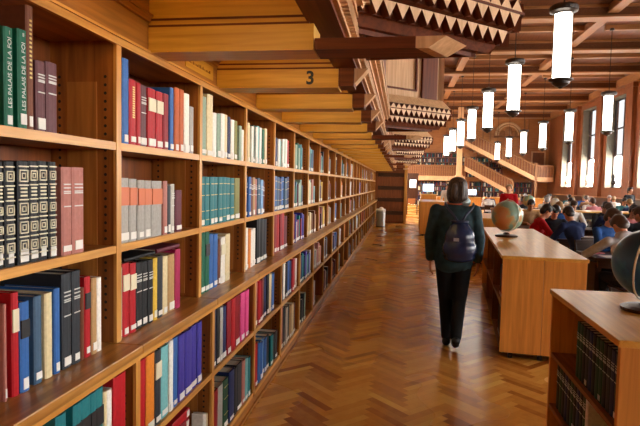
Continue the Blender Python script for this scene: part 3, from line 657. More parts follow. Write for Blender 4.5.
c3 = low_case('low oak bookcase behind the long one, near the walking person', 1.40, 11.3, .06, 2.2, .74, HCASE, (.50,))
c4 = low_case('low oak bookcase in the distance, left of the walking person', .62, 17.5, .02, 2.6, .8, 1.12, (.50,))
def case_pt(base, th, u, v): return (base[0]+u*math.cos(th)+v*math.sin(th), base[1]-u*math.sin(th)+v*math.cos(th))
def case_books(base, th, z, v0, seq, rowname, who):
    v = v0
    for i, (t, h, col, o) in enumerate(seq):
        x, y = case_pt(base, th, .03, v+t/2)
        lab = '%s%s volume%s, %s on the %s of %s' % (size_word(h, t), WORD.get(col, col), OPTW.get(o, ''), ORD[i], rowname, who)
        add_book(x, y, z, t, h, .22, col, o, lab, 'volumes in the low bookcases', rz=PI-th); v += t+.002
rc = random.Random(4)
dk = ['darkgreen', 'black', 'navy', 'charcoal', 'black', 'darkgreen']
case_books((.9635, 2.445), .018, .59, .035, [(.05, .31, dk[i % 6] if i != 3 else 'charcoal', 'T' if i % 4 == 1 else 'TN') for i in range(13)], 'upper shelf', 'the near bookcase')
case_books((.9635, 2.445), .018, .255, .50, [(.055, .30, ['darkgreen', 'black', 'navy', 'black'][i % 4], 'T' if i == 3 else 'TN') for i in range(10)], 'middle shelf', 'the near bookcase')
x, y = case_pt((.9635, 2.445), .018, .025, .475); add_book(x, y, .255, .035, .29, .22, 'white', 'N', 'cream spined book standing at the end of the dark volumes, near low bookcase', 'volumes in the low bookcases', rz=PI-.018)
x, y = case_pt((.9635, 2.445), .018, .02, .33)
add_book(x, y, .255, .10, .17, .2, 'black', '', 'black square book leaning back beside the cream one, near low bookcase', 'volumes in the low bookcases', rz=PI-.018)
for i in range(3):
    x, y = case_pt((.9635, 2.445), .018, .02, .06+.06*i); add_book(x, y, .255, .05, .23, .2, 'wine', 'T', 'wine red book, %s on the middle shelf of the near low bookcase' % ORD[i], 'volumes in the low bookcases', rz=PI-.018)
case_books((.979, 5.239), .098, .50, .05, [(.07, .33, ['navy', 'black', 'charcoal', 'black', 'navy', 'red', 'black', 'charcoal'][i], '') for i in range(8)], 'upper shelf', 'the long low bookcase')
case_books((.979, 5.239), .098, .09, .25, [(.07, .30, ['black', 'charcoal', 'brown', 'black', 'plum', 'charcoal'][i], '') for i in range(6)], 'bottom shelf', 'the long low bookcase')

# ------------------------------------------------------------------ globes
def globemat(name, sea, land, mixc=None):
    m, nt, b = newmat(name); L = nt.links
    tc = nt.nodes.new('ShaderNodeTexCoord'); n = nt.nodes.new('ShaderNodeTexNoise'); n.inputs['Scale'].default_value = 5.5; n.inputs['Detail'].default_value = 5
    r = nt.nodes.new('ShaderNodeValToRGB'); e = r.color_ramp.elements; e[0].position = .47; e[1].position = .52
    e[0].color = (*hexc(sea), 1); e[1].color = (*hexc(land), 1)
    if mixc: q = e.new(.60); q.color = (*hexc(mixc), 1)
    L.new(tc.outputs['Object'], n.inputs['Vector']); L.new(n.outputs['Fac'], r.inputs['Fac']); L.new(r.outputs['Color'], b.inputs['Base Color']); b.inputs['Roughness'].default_value = .28
    return m
def globe(label, loc, R, mat, ringmat, rz=0):
    r = empty('globe', loc, rz, label, 'globe', 'globes on the low bookcases'); zc = .06+R+.012
    m = MB(); m.lathe([(0, 0), (R*.70, 0), (R*.72, .018), (R*.55, .028), (R*.25, .034), (R*.14, .05), (.012, .06)], 24); m.build('base', darkw['x'], r, smooth=False)
    s = MB(); s.sphere((0, 0, 0), R, 36, 22); o = s.build('sphere', mat, r, smooth=True); o.location = (0, 0, zc); o.rotation_euler = (.2, .35, .6)
    m = MB(); pts = [((R+.012)*math.cos(a)*.35, (R+.012)*math.cos(a)*.94, (R+.012)*math.sin(a)) for a in [PI*2*k/40 for k in range(40)]]
    m.tube(pts+[pts[0]], .006, 6); o = m.build('meridian_ring', ringmat, r, smooth=True); o.location = (0, 0, zc); o.rotation_euler = (0, .12, 0)
    m = MB(); m.sphere((0, 0, zc+R+.016), .012, 10, 6); m.build('pole_knob', ringmat, r, smooth=True)
    return r
brass = plain('brass_ring', 'c9a75a', .3, metal=.7); pale = plain('pale_ring', 'dcd6c4', .35)
globe('pale globe with green and tan lands on the long low bookcase', (1.385, 7.25, HCASE), .20, globemat('globe_map', '7f9a86', 'b99a63', 'c08050'), pale, .9)
globe('dark blue globe cut by the right edge, on the near low bookcase', (1.335, 3.07, HCASE), .185, globemat('globe_sea', '164a7c', '1f5c90', '2f6f98'), pale, -.4)
globe('small greenish globe far off in front of the far wall stairs', (3.27, 14.4, 1.08), .15, globemat('globe_far', '7fa58f', 'b8b48a'), brass)
globe('whitish globe far off before the windows', (3.95, 14.5, 1.08), .12, globemat('globe_white', 'b8bcb8', 'd8d4c8'), brass, 1)
m = low_case('long low oak bookcase behind the reading tables, carrying two far globes', 2.6, 14.9, 1.5708, 5.2, .7, 1.08, (.52,)) if False else None
r = empty('low_bookcase', (0, 0, 0), 0, 'long low oak bookcase across the hall behind the reading tables, carrying two far globes', 'bookcase', 'low oak bookcases along the aisle')
m = MB(); m.box(2.4, 9.4, 14.0, 14.9, 1.045, 1.08); m.build('top', casetop, r)
for xx in (2.42, 4.1, 5.85, 7.6, 9.35): m = MB(); m.box(xx, xx+.03, 14.03, 14.87, .02, 1.045); m.build('end_panel', casew['z'], r)
m = MB(); m.box(2.45, 9.35, 14.43, 14.46, .02, 1.045); m.build('partition', darkw['x'], r)
for z in (.08, .56): m = MB(); m.box(2.45, 9.35, 14.05, 14.85, z-.025, z); m.build('shelf', casew['x'], r)
m = MB(); m.box(2.45, 9.35, 14.06, 14.84, 0, .055); m.build('plinth', darkw['x'], r)
rr = random.Random(9); mass2 = MB()
for z in (.08, .56):
    x = 2.48
    while x < 9.28:
        t = rr.uniform(.03, .07)
        if min(abs(x+t/2-q-.015) for q in (4.1, 5.85, 7.6)) > .06: mass2.box(x, x+t, 14.08, 14.28, z, z+rr.uniform(.24, .34), rr.randrange(len(FAR)))
        x += t+.003
tag(mass2.build('book_rows', [BM[c] for c in FAR]), 'mixed books filling the long low bookcase across the hall', 'books', kind='stuff')

# ------------------------------------------------------------------ reading tables, chairs, papers
def table(label, x0, x1, y0, y1):
    r = empty('reading_table', (x0, y0, 0), 0, label, 'table', 'long reading tables'); w, d = x1-x0, y1-y0
    m = MB(); m.box(0, w, 0, d, .725, .76); m.build('table_top', darkw['x'], r, bevel=.004)
    m = MB(); m.box(.05, w-.05, .06, .085, .62, .725); m.box(.05, w-.05, d-.085, d-.06, .62, .725); m.build('apron', darkw['x'], r)
    for lx in (.08, w/2, w-.08):
        m = MB(); m.box(lx-.04, lx+.04, .12, d-.12, .05, .68); m.box(lx-.05, lx+.05, .04, d-.04, 0, .06); m.build('trestle', darkw['z'], r)
    m = MB(); m.box(.1, w-.1, d/2-.03, d/2+.03, .24, .32); m.build('stretcher', darkw['x'], r)
    return r
TY = [7.25, 9.75, 12.2]
TN = ['nearest dark reading table, with open papers before the grey hoodie', 'second dark reading table, behind the nearest one', 'third dark reading table, before the long low bookcase']
for i, y in enumerate(TY): table(TN[i], (2.50, 2.72, 2.5)[i], 9.0, y, y+.8)
table('far reading table beyond the long low bookcase', 3.0, 9.6, 18.0, 19.0)
table('farthest visible reading table near the far wall', 3.2, 9.6, 24.0, 25.0)
def make_chair():
    r = empty('reading_chair')       # faces +y, origin on the floor
    m = MB(); m.box(-.21, .21, -.21, .21, .43, .455); m.build('seat', darkw['x'], r, bevel=.008)
    for sx in (-1, 1):
        m = MB(); m.tube([(sx*.185, .18, .43), (sx*.19, .19, 0)], [.018, .014], 8); m.build('leg', darkw['z'], r)
        m = MB(); m.tube([(sx*.19, -.23, 0), (sx*.185, -.19, .44), (sx*.185, -.27, .86)], [.014, .018, .014], 8); m.build('leg', darkw['z'], r)
    m = MB(); m.box(-.19, .19, -.27, -.25, .66, .86); m.build('backrest', darkw['x'], r, bevel=.006)
    for z in (.18,):
        m = MB(); m.tube([(-.19, .18, z), (-.19, -.21, z)], .009, 6); m.tube([(.19, .18, z), (.19, -.21, z)], .009, 6); m.tube([(-.19, -.02, z), (.19, -.02, z)], .009, 6); m.build('stretcher', darkw['x'], r)
    return r
chair0 = make_chair(); nch = 0
def chair(x, y, rz, label):
    global nch
    o = chair0 if nch == 0 else copy_tree(chair0); nch += 1
    o.location = (x, y, 0); o.rotation_euler = (0, 0, rz); return tag(o, label, 'chair', 'dark chairs at the reading tables')
def sheet(x, y, z, w, d, rz, label, mat=whitep, t=.004, name='paper_sheet'):
    m = MB(); m.box(-w/2, w/2, -d/2, d/2, 0, t); o = m.build(name, mat); o.location = (x, y, z+.0005); o.rotation_euler = (0, 0, rz); return tag(o, label, 'paper', 'papers on the reading tables')
sheet(2.78, 7.45, .76, .30, .21, .2, 'white open papers on the nearest reading table, left of the grey hoodie'); sheet(3.02, 7.72, .76, .21, .30, -.3, 'white sheet under the reading person in blue')
sheet(2.66, 7.80, .76, .22, .16, .3, 'red folder lying beside the open papers', plain('red_folder', 'a83a44', .5), .012, 'folder')
sheet(3.35, 7.6, .76, .21, .30, .1, 'white sheet right of the grey hoodie on the nearest table')
sheet(3.05, 10.1, .76, .30, .21, .1, 'white sheets on the second reading table'); sheet(3.6, 10.2, .76, .3, .21, -.2, 'white paper farther along the second reading table')
m = MB(); m.box(-.07, .07, -.05, .05, 0, .12); o = m.build('pencil_box', plain('blue_box', '3a5fa8', .4)); o.location = (2.80, 9.95, .7605); tag(o, 'small bright blue box at the end of the second reading table', 'box')
m = MB(); m.box(-.11, .11, -.02, .02, 0, .17); o = m.build('pencil_case', plain('blue_box_b', '4c74ba', .4)); o.location = (2.84, 9.84, .7605); tag(o, 'upright blue folder beside the small blue box', 'folder')

# ------------------------------------------------------------------ people
skinm = plain('skin', 'c98e6c', .5); skinm2 = plain('skin_warm', 'b57a58', .5); eyem = plain('eye', '1a1210', .3); lipm = plain('lips', '9a4f45', .5)
def blob(name, prims, voxel, mat, parent, smooth=6):
    """prims: ('c', p0, r0, p1, r1) tapered limb, ('e', centre, (rx,ry,rz)[, rotation]) ellipsoid; fused into one continuous skin"""
    m = MB()
    for p in prims:
        if p[0] == 'c':
            _, a, ra, b, rb2 = p; a, b = Vector(a), Vector(b); n = 10
            k = max(2, int((b-a).length/max(.02, min(ra, rb2)*.9))+1)
            pts = [a+(b-a)*(i/k) for i in range(k+1)]; rs = [ra+(rb2-ra)*(i/k) for i in range(k+1)]
            m.tube(pts, rs, n); m.sphere(a, ra, n, 8); m.sphere(b, rb2, n, 8)
        else:
            s = MB(); s.sphere((0, 0, 0), p[2], 16, 12); R = p[3] if len(p) > 3 else Matrix.Identity(3)
            m.add([R @ Vector(v) + Vector(p[1]) for v in s.v], s.f)
    me = m.mesh(name, mat); o = bpy.data.objects.new(name, me); C.objects.link(o)
    # make every shell face outwards before fusing
    bm = bmesh.new(); bm.from_mesh(me); bmesh.ops.recalc_face_normals(bm, faces=bm.faces); bm.to_mesh(me); bm.free()
    rm = o.modifiers.new('r', 'REMESH'); rm.mode = 'VOXEL'; rm.voxel_size = voxel
    if smooth: sm = o.modifiers.new('s', 'SMOOTH'); sm.iterations = smooth; sm.factor = .5
    dg = Dg(); dg.update(); ev = o.evaluated_get(dg); nm = bpy.data.meshes.new_from_object(ev)
    o.modifiers.clear(); o.data = nm; bpy.data.meshes.remove(me)
    nm.polygons.foreach_set('use_smooth', [True]*len(nm.polygons)); nm.materials.clear(); nm.materials.append(mat); nm.update()
    if parent: o.parent = parent
    return o
V = Vector
def rotm(ax, ay, az): return (Matrix.Rotation(az, 3, 'Z') @ Matrix.Rotation(ay, 3, 'Y') @ Matrix.Rotation(ax, 3, 'X'))
def head_prims(c, R, s=1.0):
    """head centre c, rotation R; the face looks along local +y"""
    q = lambda x, y, z: V(c)+R @ V((x*s, y*s, z*s))
    return [('e', q(0, -.01, .02), (.076*s, .096*s, .105*s), R), ('e', q(0, .025, -.05), (.056*s, .066*s, .068*s), R), ('e', q(0, .095, -.012), (.012*s, .018*s, .026*s), R),
            ('e', q(-.077, -.01, -.01), (.010*s, .022*s, .034*s), R), ('e', q(.077, -.01, -.01), (.010*s, .022*s, .034*s), R), ('e', q(0, .07, -.088), (.024*s, .02*s, .018*s), R), ('e', q(0, .078, .03), (.05*s, .014*s, .01*s), R)]
def hair_prims(c, R, s=1.0, long=0.0):
    q = lambda x, y, z: V(c)+R @ V((x*s, y*s, z*s))
    h = [('e', q(0, -.028, .045), (.086*s, .094*s, .094*s), R), ('e', q(0, .03, .095), (.07*s, .055*s, .035*s), R), ('e', q(0, -.06, -.02), (.080*s, .060*s, .08*s), R), ('e', q(-.07, .0, .03), (.022*s, .05*s, .05*s), R), ('e', q(.07, .0, .03), (.022*s, .05*s, .05*s), R), ('e', q(.02, .075, .085), (.05*s, .03*s, .028*s), R)]
    if long: h += [('e', q(0, -.055, -.02-long*.5), (.088*s, .058*s, .06*s+long*.5), R), ('e', q(-.06, -.02, -.02-long*.4), (.032*s, .05*s, .06*s+long*.4), R), ('e', q(.06, -.02, -.02-long*.4), (.032*s, .05*s, .06*s+long*.4), R)]
    return h
def hand_prims(w, fdir, pdir, s=1.0, curl=.5, side=1):
    """w: wrist; fdir: along the palm to the fingers; pdir: palm normal (the way the fingers curl); side: thumb side sign"""
    f_, p_ = V(fdir).normalized(), V(pdir).normalized(); l_ = f_.cross(p_)*side; w = V(w); pr = []
    for k, (o, L_) in enumerate(((-.027, .062), (-.009, .076), (.009, .082), (.027, .074))):
        b0 = w+f_*.012+l_*o*.6; b1 = w+f_*.082+l_*o
        pr.append(('c', b0, .0115*s, b1, .0095*s))
        m1 = b1+(f_*math.cos(curl*.6)+p_*math.sin(curl*.6))*L_*.5; e1 = m1+(f_*math.cos(curl*1.5)+p_*math.sin(curl*1.5))*L_*.5
        pr += [('c', b1, .0092*s, m1, .0082*s), ('c', m1, .0082*s, e1, .0070*s)]
    t0 = w+f_*.025+l_*.026; t1 = w+f_*.055+l_*.055+p_*.012; t2 = w+f_*.085+l_*.060+p_*.022
    pr += [('c', t0, .013*s, t1, .0105*s), ('c', t1, .0105*s, t2, .008*s)]
    return pr
def face_bits(r, body, c, R, s=1.0):
    q = lambda x, y, z: V(c)+R @ V((x*s, y*s, z*s))
    for sx in (-1, 1):
        m = MB(); m.sphere(q(sx*.031, .083, .012), .009*s, 10, 6); m.build('eye', eyem, r, smooth=True)
    m = MB(); m.add([q(x, y, z) for x, y, z in ((-.022, .086, -.052), (0, .093, -.048), (.022, .086, -.052), (0, .091, -.060))], [(0, 3, 2, 1)]); m.add([q(x, y, z) for x, y, z in ((-.022, .082, -.052), (0, .086, -.048), (.022, .082, -.052), (0, .086, -.060))], [(0, 1, 2, 3)]); m.build('mouth', lipm, r)
def seated(label, x, y, rz, top, hair, trousers, lean=.28, headturn=(0, 0), skin=None, long=0.0, arms='table', fine=.011, s=1.0, hood=False, group='students at the reading tables', face=True):
    """seated at a table edge about .32 in front; origin on the floor under the pelvis, faces +y"""
    r = empty('person', (x, y, 0), rz, label, 'person', group); skin = skin or skinm
    a = lean; up_ = lambda d, h: V((0, math.sin(a)*d+h, .55+math.cos(a)*d))
    pel, che, nek = V((0, 0, .55)), up_(.37, 0), up_(.585, 0)
    hc = nek+V((0, .045+.10*math.sin(a), .125)); R = rotm(-.15-a*.7+headturn[0], 0, headturn[1])
    L = []; body = []; sl = []; hands = []
    for sx in (-1, 1):
        sh = up_(.505, -.01)+V((sx*.185, 0, 0)); el = sh+V((sx*.075, .16, -.23)); wr = V((sx*.10, .44, .80))
        if arms == 'lean' and sx < 0: el = sh+V((-.16, .22, -.20)); wr = V((-.26, .50, .80))
        if arms == 'chin' and sx > 0: el = V((.16, .40, .80)); wr = hc+V((.05, .10, -.14))
        body += [('c', sh, .045, el, .036), ('c', el, .034, wr, .026)]
        sl += [('c', sh, .062, el, .052), ('c', el, .052, wr-(wr-el).normalized()*.02, .038)]
        fd = (V((-sx*.3, .8, -.12)) if wr.z < .85 else V((0, .2, .9)))
        body += hand_prims(wr, fd, V((0, 0, -1)) if wr.z < .85 else V((0, -1, .2)), curl=.5, side=-sx)
        hp, kn, ft = V((sx*.09, .03, .52)), V((sx*.12, .43, .52)), V((sx*.12, .38, .08))
        body += [('c', hp, .075, kn, .052), ('c', kn, .050, ft, .034), ('c', ft, .03, ft+V((0, .15, -.045)), .026)]
        L += [('c', hp, .092, kn, .068), ('c', kn, .064, ft+V((0, 0, .02)), .05)]
    body += [('e', pel, (.145, .10, .10)), ('c', pel, .10, che, .115), ('e', che, (.15, .095, .14), rotm(-a, 0, 0)), ('e', up_(.505, 0), (.165, .07, .07), rotm(-a, 0, 0)), ('c', up_(.505, 0), .058, hc+R @ V((0, -.02, -.05)), .05)] + head_prims(hc, R, s)
    blob('body', body, fine, skin, r, 3)
    tp = [('e', pel+V((0, 0, .05)), (.17, .125, .10)), ('c', pel+V((0, 0, .04)), .12, che, .135), ('e', che, (.175, .118, .16), rotm(-a, 0, 0)), ('e', up_(.50, -.01), (.20, .088, .078), rotm(-a, 0, 0))] + sl
    if hood: tp += [('e', up_(.575, -.085), (.12, .06, .075)), ('e', up_(.605, -.02), (.10, .085, .035), rotm(-a, 0, 0))]
    else: tp += [('e', up_(.565, -.005), (.075, .07, .03), rotm(-a, 0, 0))]
    blob('jacket', tp, fine*1.15, top, r, 4)
    blob('trousers', L+[('e', pel+V((0, -.01, -.02)), (.165, .13, .085))], fine*1.3, trousers, r, 4)
    for sx in (-1, 1):
        blob('shoe', [('c', (sx*.12, .35, .045), .045, (sx*.12, .54, .035), .036)], .014, blackmetal, r, 3)
    blob('hair', hair_prims(hc, R, s, long), fine, hair, r, 3)
    if face: face_bits(r, None, hc, R, s)
    return r
def strands(name, a, b):
    m, nt, bs = newmat(name); L = nt.links; tc = nt.nodes.new('ShaderNodeTexCoord'); mp = nt.nodes.new('ShaderNodeMapping'); mp.inputs['Scale'].default_value = (60, 60, 6)
    n = nt.nodes.new('ShaderNodeTexNoise'); n.inputs['Scale'].default_value = 1.5; n.inputs['Detail'].default_value = 3
    r = nt.nodes.new('ShaderNodeValToRGB'); r.color_ramp.elements[0].position = .4; r.color_ramp.elements[1].position = .68
    r.color_ramp.elements[0].color = (*hexc(a), 1); r.color_ramp.elements[1].color = (*hexc(b), 1)
    bp = nt.nodes.new('ShaderNodeBump'); bp.inputs['Strength'].default_value = .5; bp.inputs['Distance'].default_value = .01
    L.new(tc.outputs['Object'], mp.inputs['Vector']); L.new(mp.outputs['Vector'], n.inputs['Vector']); L.new(n.outputs['Fac'], r.inputs['Fac']); L.new(r.outputs['Color'], bs.inputs['Base Color'])
    L.new(n.outputs['Fac'], bp.inputs['Height']); L.new(bp.outputs['Normal'], bs.inputs['Normal']); bs.inputs['Roughness'].default_value = .55; return m
def cloth(name, c, n=.12): return plain(name, c, .85, noise=n, scale=25, spec=.2)
hoodie = cloth('grey_hoodie', 'b9bcc4'); bluej = cloth('blue_jacket', '274c86'); navyj = cloth('navy_sweater', '232f52'); darkj = cloth('dark_jacket', '1f2126'); redj = cloth('red_coat', 'b3121c')
jeans = cloth('dark_jeans', '20283a'); blacktr = cloth('black_trousers', '15161a'); whitej = cloth('white_shirt', 'd8d4cc'); tanj = cloth('tan_sweater', 'a07c58'); tealj = cloth('teal_shirt', '3f6f74'); greyj = cloth('grey_shirt', '6d7078'); pinkj = cloth('pink_shirt', 'c07a7e')
hd = plain('dark_hair', '1a1310', .45, noise=.3, scale=40); hb = plain('brown_hair', '3c2617', .45, noise=.3, scale=40); hl = plain('light_hair', '8a6a40', .45, noise=.2, scale=40); hg = plain('grey_hair', '8f8a84', .5)
def student(*a, **k):
    chl = k.pop('chl'); p = seated(*a, **k); x, y, rz = a[1], a[2], a[3]
    chair(x+.02*math.sin(rz), y-.02*math.cos(rz), rz, chl); return p
A_ = student('person in a light grey hoodie seen from behind, leaning over the nearest table', 2.82, 6.90, .12, hoodie, hb, jeans, .50, (-.25, .2), arms='lean', hood=True, fine=.010, chl='dark chair under the person in the grey hoodie', face=False); A_.scale = (1.08, 1.02, 1.0)
student('person in a blue jacket facing the aisle, head bent over the nearest table', 2.95, 8.42, PI+.45, bluej, hb, jeans, .25, (-.1, .4), arms='table', fine=.010, chl='dark chair under the blue jacketed reader facing the grey hoodie')
student('person in a navy sweater bent over the second table, back to the blue reader', 2.98, 9.40, .35, navyj, hd, jeans, .42, (-.2, -.2), fine=.010, chl='dark chair under the navy sweater')
student('dark haired person in a black jacket reading at the second table, face down', 2.92, 10.90, PI-.1, darkj, hd, blacktr, .45, (-.35, .1), fine=.010, chl='dark chair under the black jacketed reader')
student('dark haired person beyond the grey hoodie at the nearest table', 3.75, 8.42, PI+.1, darkj, hd, blacktr, .35, (-.1, .2), chl='dark chair behind the nearest table, beyond the grey hoodie')
student('person in a bright red jacket bent low at the aisle end of the second table', 2.34, 10.12, -PI/2, redj, hd, blacktr, .35, (-.2, .2), fine=.012, chl='dark chair at the aisle end of the second table under the red jacket')
student('person in a dark jacket, turned aside, near the right edge at the second table', 4.0, 9.40, .1, darkj, hb, blacktr, .3, (0, .6), chl='dark chair near the right edge before the second table')
student('person in a pink top facing the aisle at the second table, near the right edge', 4.3, 10.90, PI, pinkj, hd, jeans, .3, (-.1, -.2), chl='dark chair behind the second table under the pink top')
student('person in a blue shirt with light hair at the third table', 3.45, 11.86, .2, bluej, hl, jeans, .35, (-.2, 0), fine=.014, chl='dark chair before the third table under the blue shirt')
student('person in a tan sweater at the far side of the third table', 3.05, 13.42, PI, tanj, hd, jeans, .3, (-.2, 0), fine=.014, chl='dark chair behind the third table under the tan sweater')
student('person in a white shirt facing the aisle at the third table', 4.0, 13.42, PI, whitej, hb, jeans, .3, (-.1, .2), fine=.014, chl='dark chair behind the third table under the white shirt')
student('person in a black top beside the white shirt at the third table', 4.7, 13.42, PI, darkj, hd, jeans, .35, (-.2, .2), fine=.014, chl='dark chair behind the third table under the black top')
student('person in a navy sweater with arms on the third table, back turned', 4.4, 11.86, 0, navyj, hb, jeans, .35, (-.2, 0), fine=.014, chl='dark chair before the third table under the navy sweater')

# far readers: copies of two seated figures with clothes of their own
def recolour(root, top, hair):
    for ch in root.children:
        st = ch.name.split('.')[0]
        mt = top if st == 'jacket' else hair if st == 'hair' else None
        if mt: ch.material_slots[0].link = 'OBJECT'; ch.material_slots[0].material = mt
pa = seated('person in a white shirt facing the aisle at the far table, first from the aisle', 3.6, 19.33, PI, whitej, hd, jeans, .25, (-.05, 0), fine=.02, group='readers at the far tables')
pb = seated('person in a dark jacket with back turned at the far table, first from the aisle', 3.9, 17.65, 0, darkj, hb, jeans, .35, (-.2, 0), fine=.02, group='readers at the far tables', face=False)
tops = [('white shirt', whitej), ('dark jacket', darkj), ('blue jacket', bluej), ('tan sweater', tanj), ('pink shirt', pinkj), ('grey shirt', greyj), ('white shirt', whitej), ('navy sweater', navyj), ('white shirt', whitej), ('teal shirt', tealj)]
k = 0
for ti, (ty, nm) in enumerate(((18.0, 'far table'), (24.0, 'farthest table'))):
    for side in (0, 1):
        for i in range(7):
            if ti == 0 and i == 0: continue
            x = 3.6 + .3*(1-side) + .85*i + (.12 if (i*7+ti) % 3 else -.1); y = ty + (1.33 if side == 0 else -.35)
            if x > 9.5: continue
            nmn, mt = tops[(k*3+ti) % len(tops)]; k += 1
            o = copy_tree(pa if side == 0 else pb); o.location = (x, y, 0); o.rotation_euler = (0, 0, (PI if side == 0 else 0)+((k*13) % 7-3)*.08)
            recolour(o, mt, (hd, hb, hl, hg)[k % 4])
            tag(o, 'person in a %s %s at the %s, %s from the aisle' % (nmn, 'facing the aisle' if side == 0 else 'with back turned', nm, ORD[i]), 'person', 'readers at the far tables')
            if side == 0 and i % 2 == 0: sheet(x-.1, ty+.6, .76, .3, .21, .1*i, 'white papers on the %s before the %s reader from the aisle' % (nm, ORD[i]))
# chairs of the far readers
for ti, (ty, nm) in enumerate(((18.0, 'far table'), (24.0, 'farthest table'))):
    for side in (0, 1):
        for i in range(7):
            x = 3.6 + .3*(1-side) + .85*i + (.12 if (i*7+ti) % 3 else -.1) if not (ti == 0 and i == 0) else (3.6 if side == 0 else 3.9)
            if x > 9.5: continue
            y = ty + (1.35 if side == 0 else -.37)
            chair(x, y, PI if side == 0 else 0, 'dark chair %s the %s, %s from the aisle' % ('behind' if side == 0 else 'before', nm, ORD[i]))
# standing figures far off
def standing(label, x, y, rz, top, hair, trousers, fine=.02, skin=None, group='people standing in the hall', h=1.0):
    r = empty('person', (x, y, 0), rz, label, 'person', group); skin = skin or skinm; R = rotm(0, 0, 0)
    hc = V((0, .02, 1.60)); body = []; tp = []; tr_ = []
    for sx in (-1, 1):
        sh, el, wr = V((sx*.185, 0, 1.40)), V((sx*.235, -.02, 1.12)), V((sx*.23, .06, .88))
        body += [('c', sh, .045, el, .036), ('c', el, .034, wr, .026)] + hand_prims(wr, V((0, .1, -1)), V((-sx, .2, 0)), side=sx)
        tp += [('c', sh, .064, el, .054), ('c', el, .052, wr+V((0, 0, .02)), .038)]
        hp, kn, an = V((sx*.09, 0, .92)), V((sx*.095, .01, .50)), V((sx*.10, -.02, .09))
        body += [('c', hp, .075, kn, .052), ('c', kn, .05, an, .034), ('c', an-V((0, 0, .04)), .034, an+V((0, .15, -.06)), .026)]
        tr_ += [('c', hp, .098, kn, .07), ('c', kn, .066, an, .056)]
        blob('shoe', [('c', an-V((0, .02, .04)), .046, an+V((0, .17, -.055)), .034)], .014, blackmetal, r, 3)
    body += [('c', (0, 0, .95), .11, (0, 0, 1.28), .12), ('e', (0, 0, 1.38), (.16, .08, .08)), ('c', (0, 0, 1.40), .055, (0, .01, 1.54), .05)] + head_prims(hc, R)
    blob('body', body, fine*.8, skin, r, 3)
    blob('jacket', [('e', (0, 0, .93), (.17, .12, .1)), ('c', (0, 0, .94), .125, (0, 0, 1.26), .14), ('e', (0, 0, 1.30), (.18, .12, .14)), ('e', (0, 0, 1.41), (.19, .085, .06))]+tp, fine, top, r, 4)
    blob('trousers', tr_+[('e', (0, 0, .92), (.16, .115, .10))], fine, trousers, r, 4)
    blob('hair', hair_prims(hc, R), fine*.7, hair, r, 3); face_bits(r, None, hc, R); return r
standing('person in a red top standing before the far stairs, behind the pale globe', 3.12, 16.2, PI-.4, redj, hl, jeans)
p2 = standing('person in a white shirt standing by the far desk, left of the walking person', 1.9, 22.6, PI, whitej, hd, blacktr)
p3 = standing('person in a dark jacket standing farther right behind the far tables', 8.3, 21.0, PI+.5, darkj, hd, jeans)

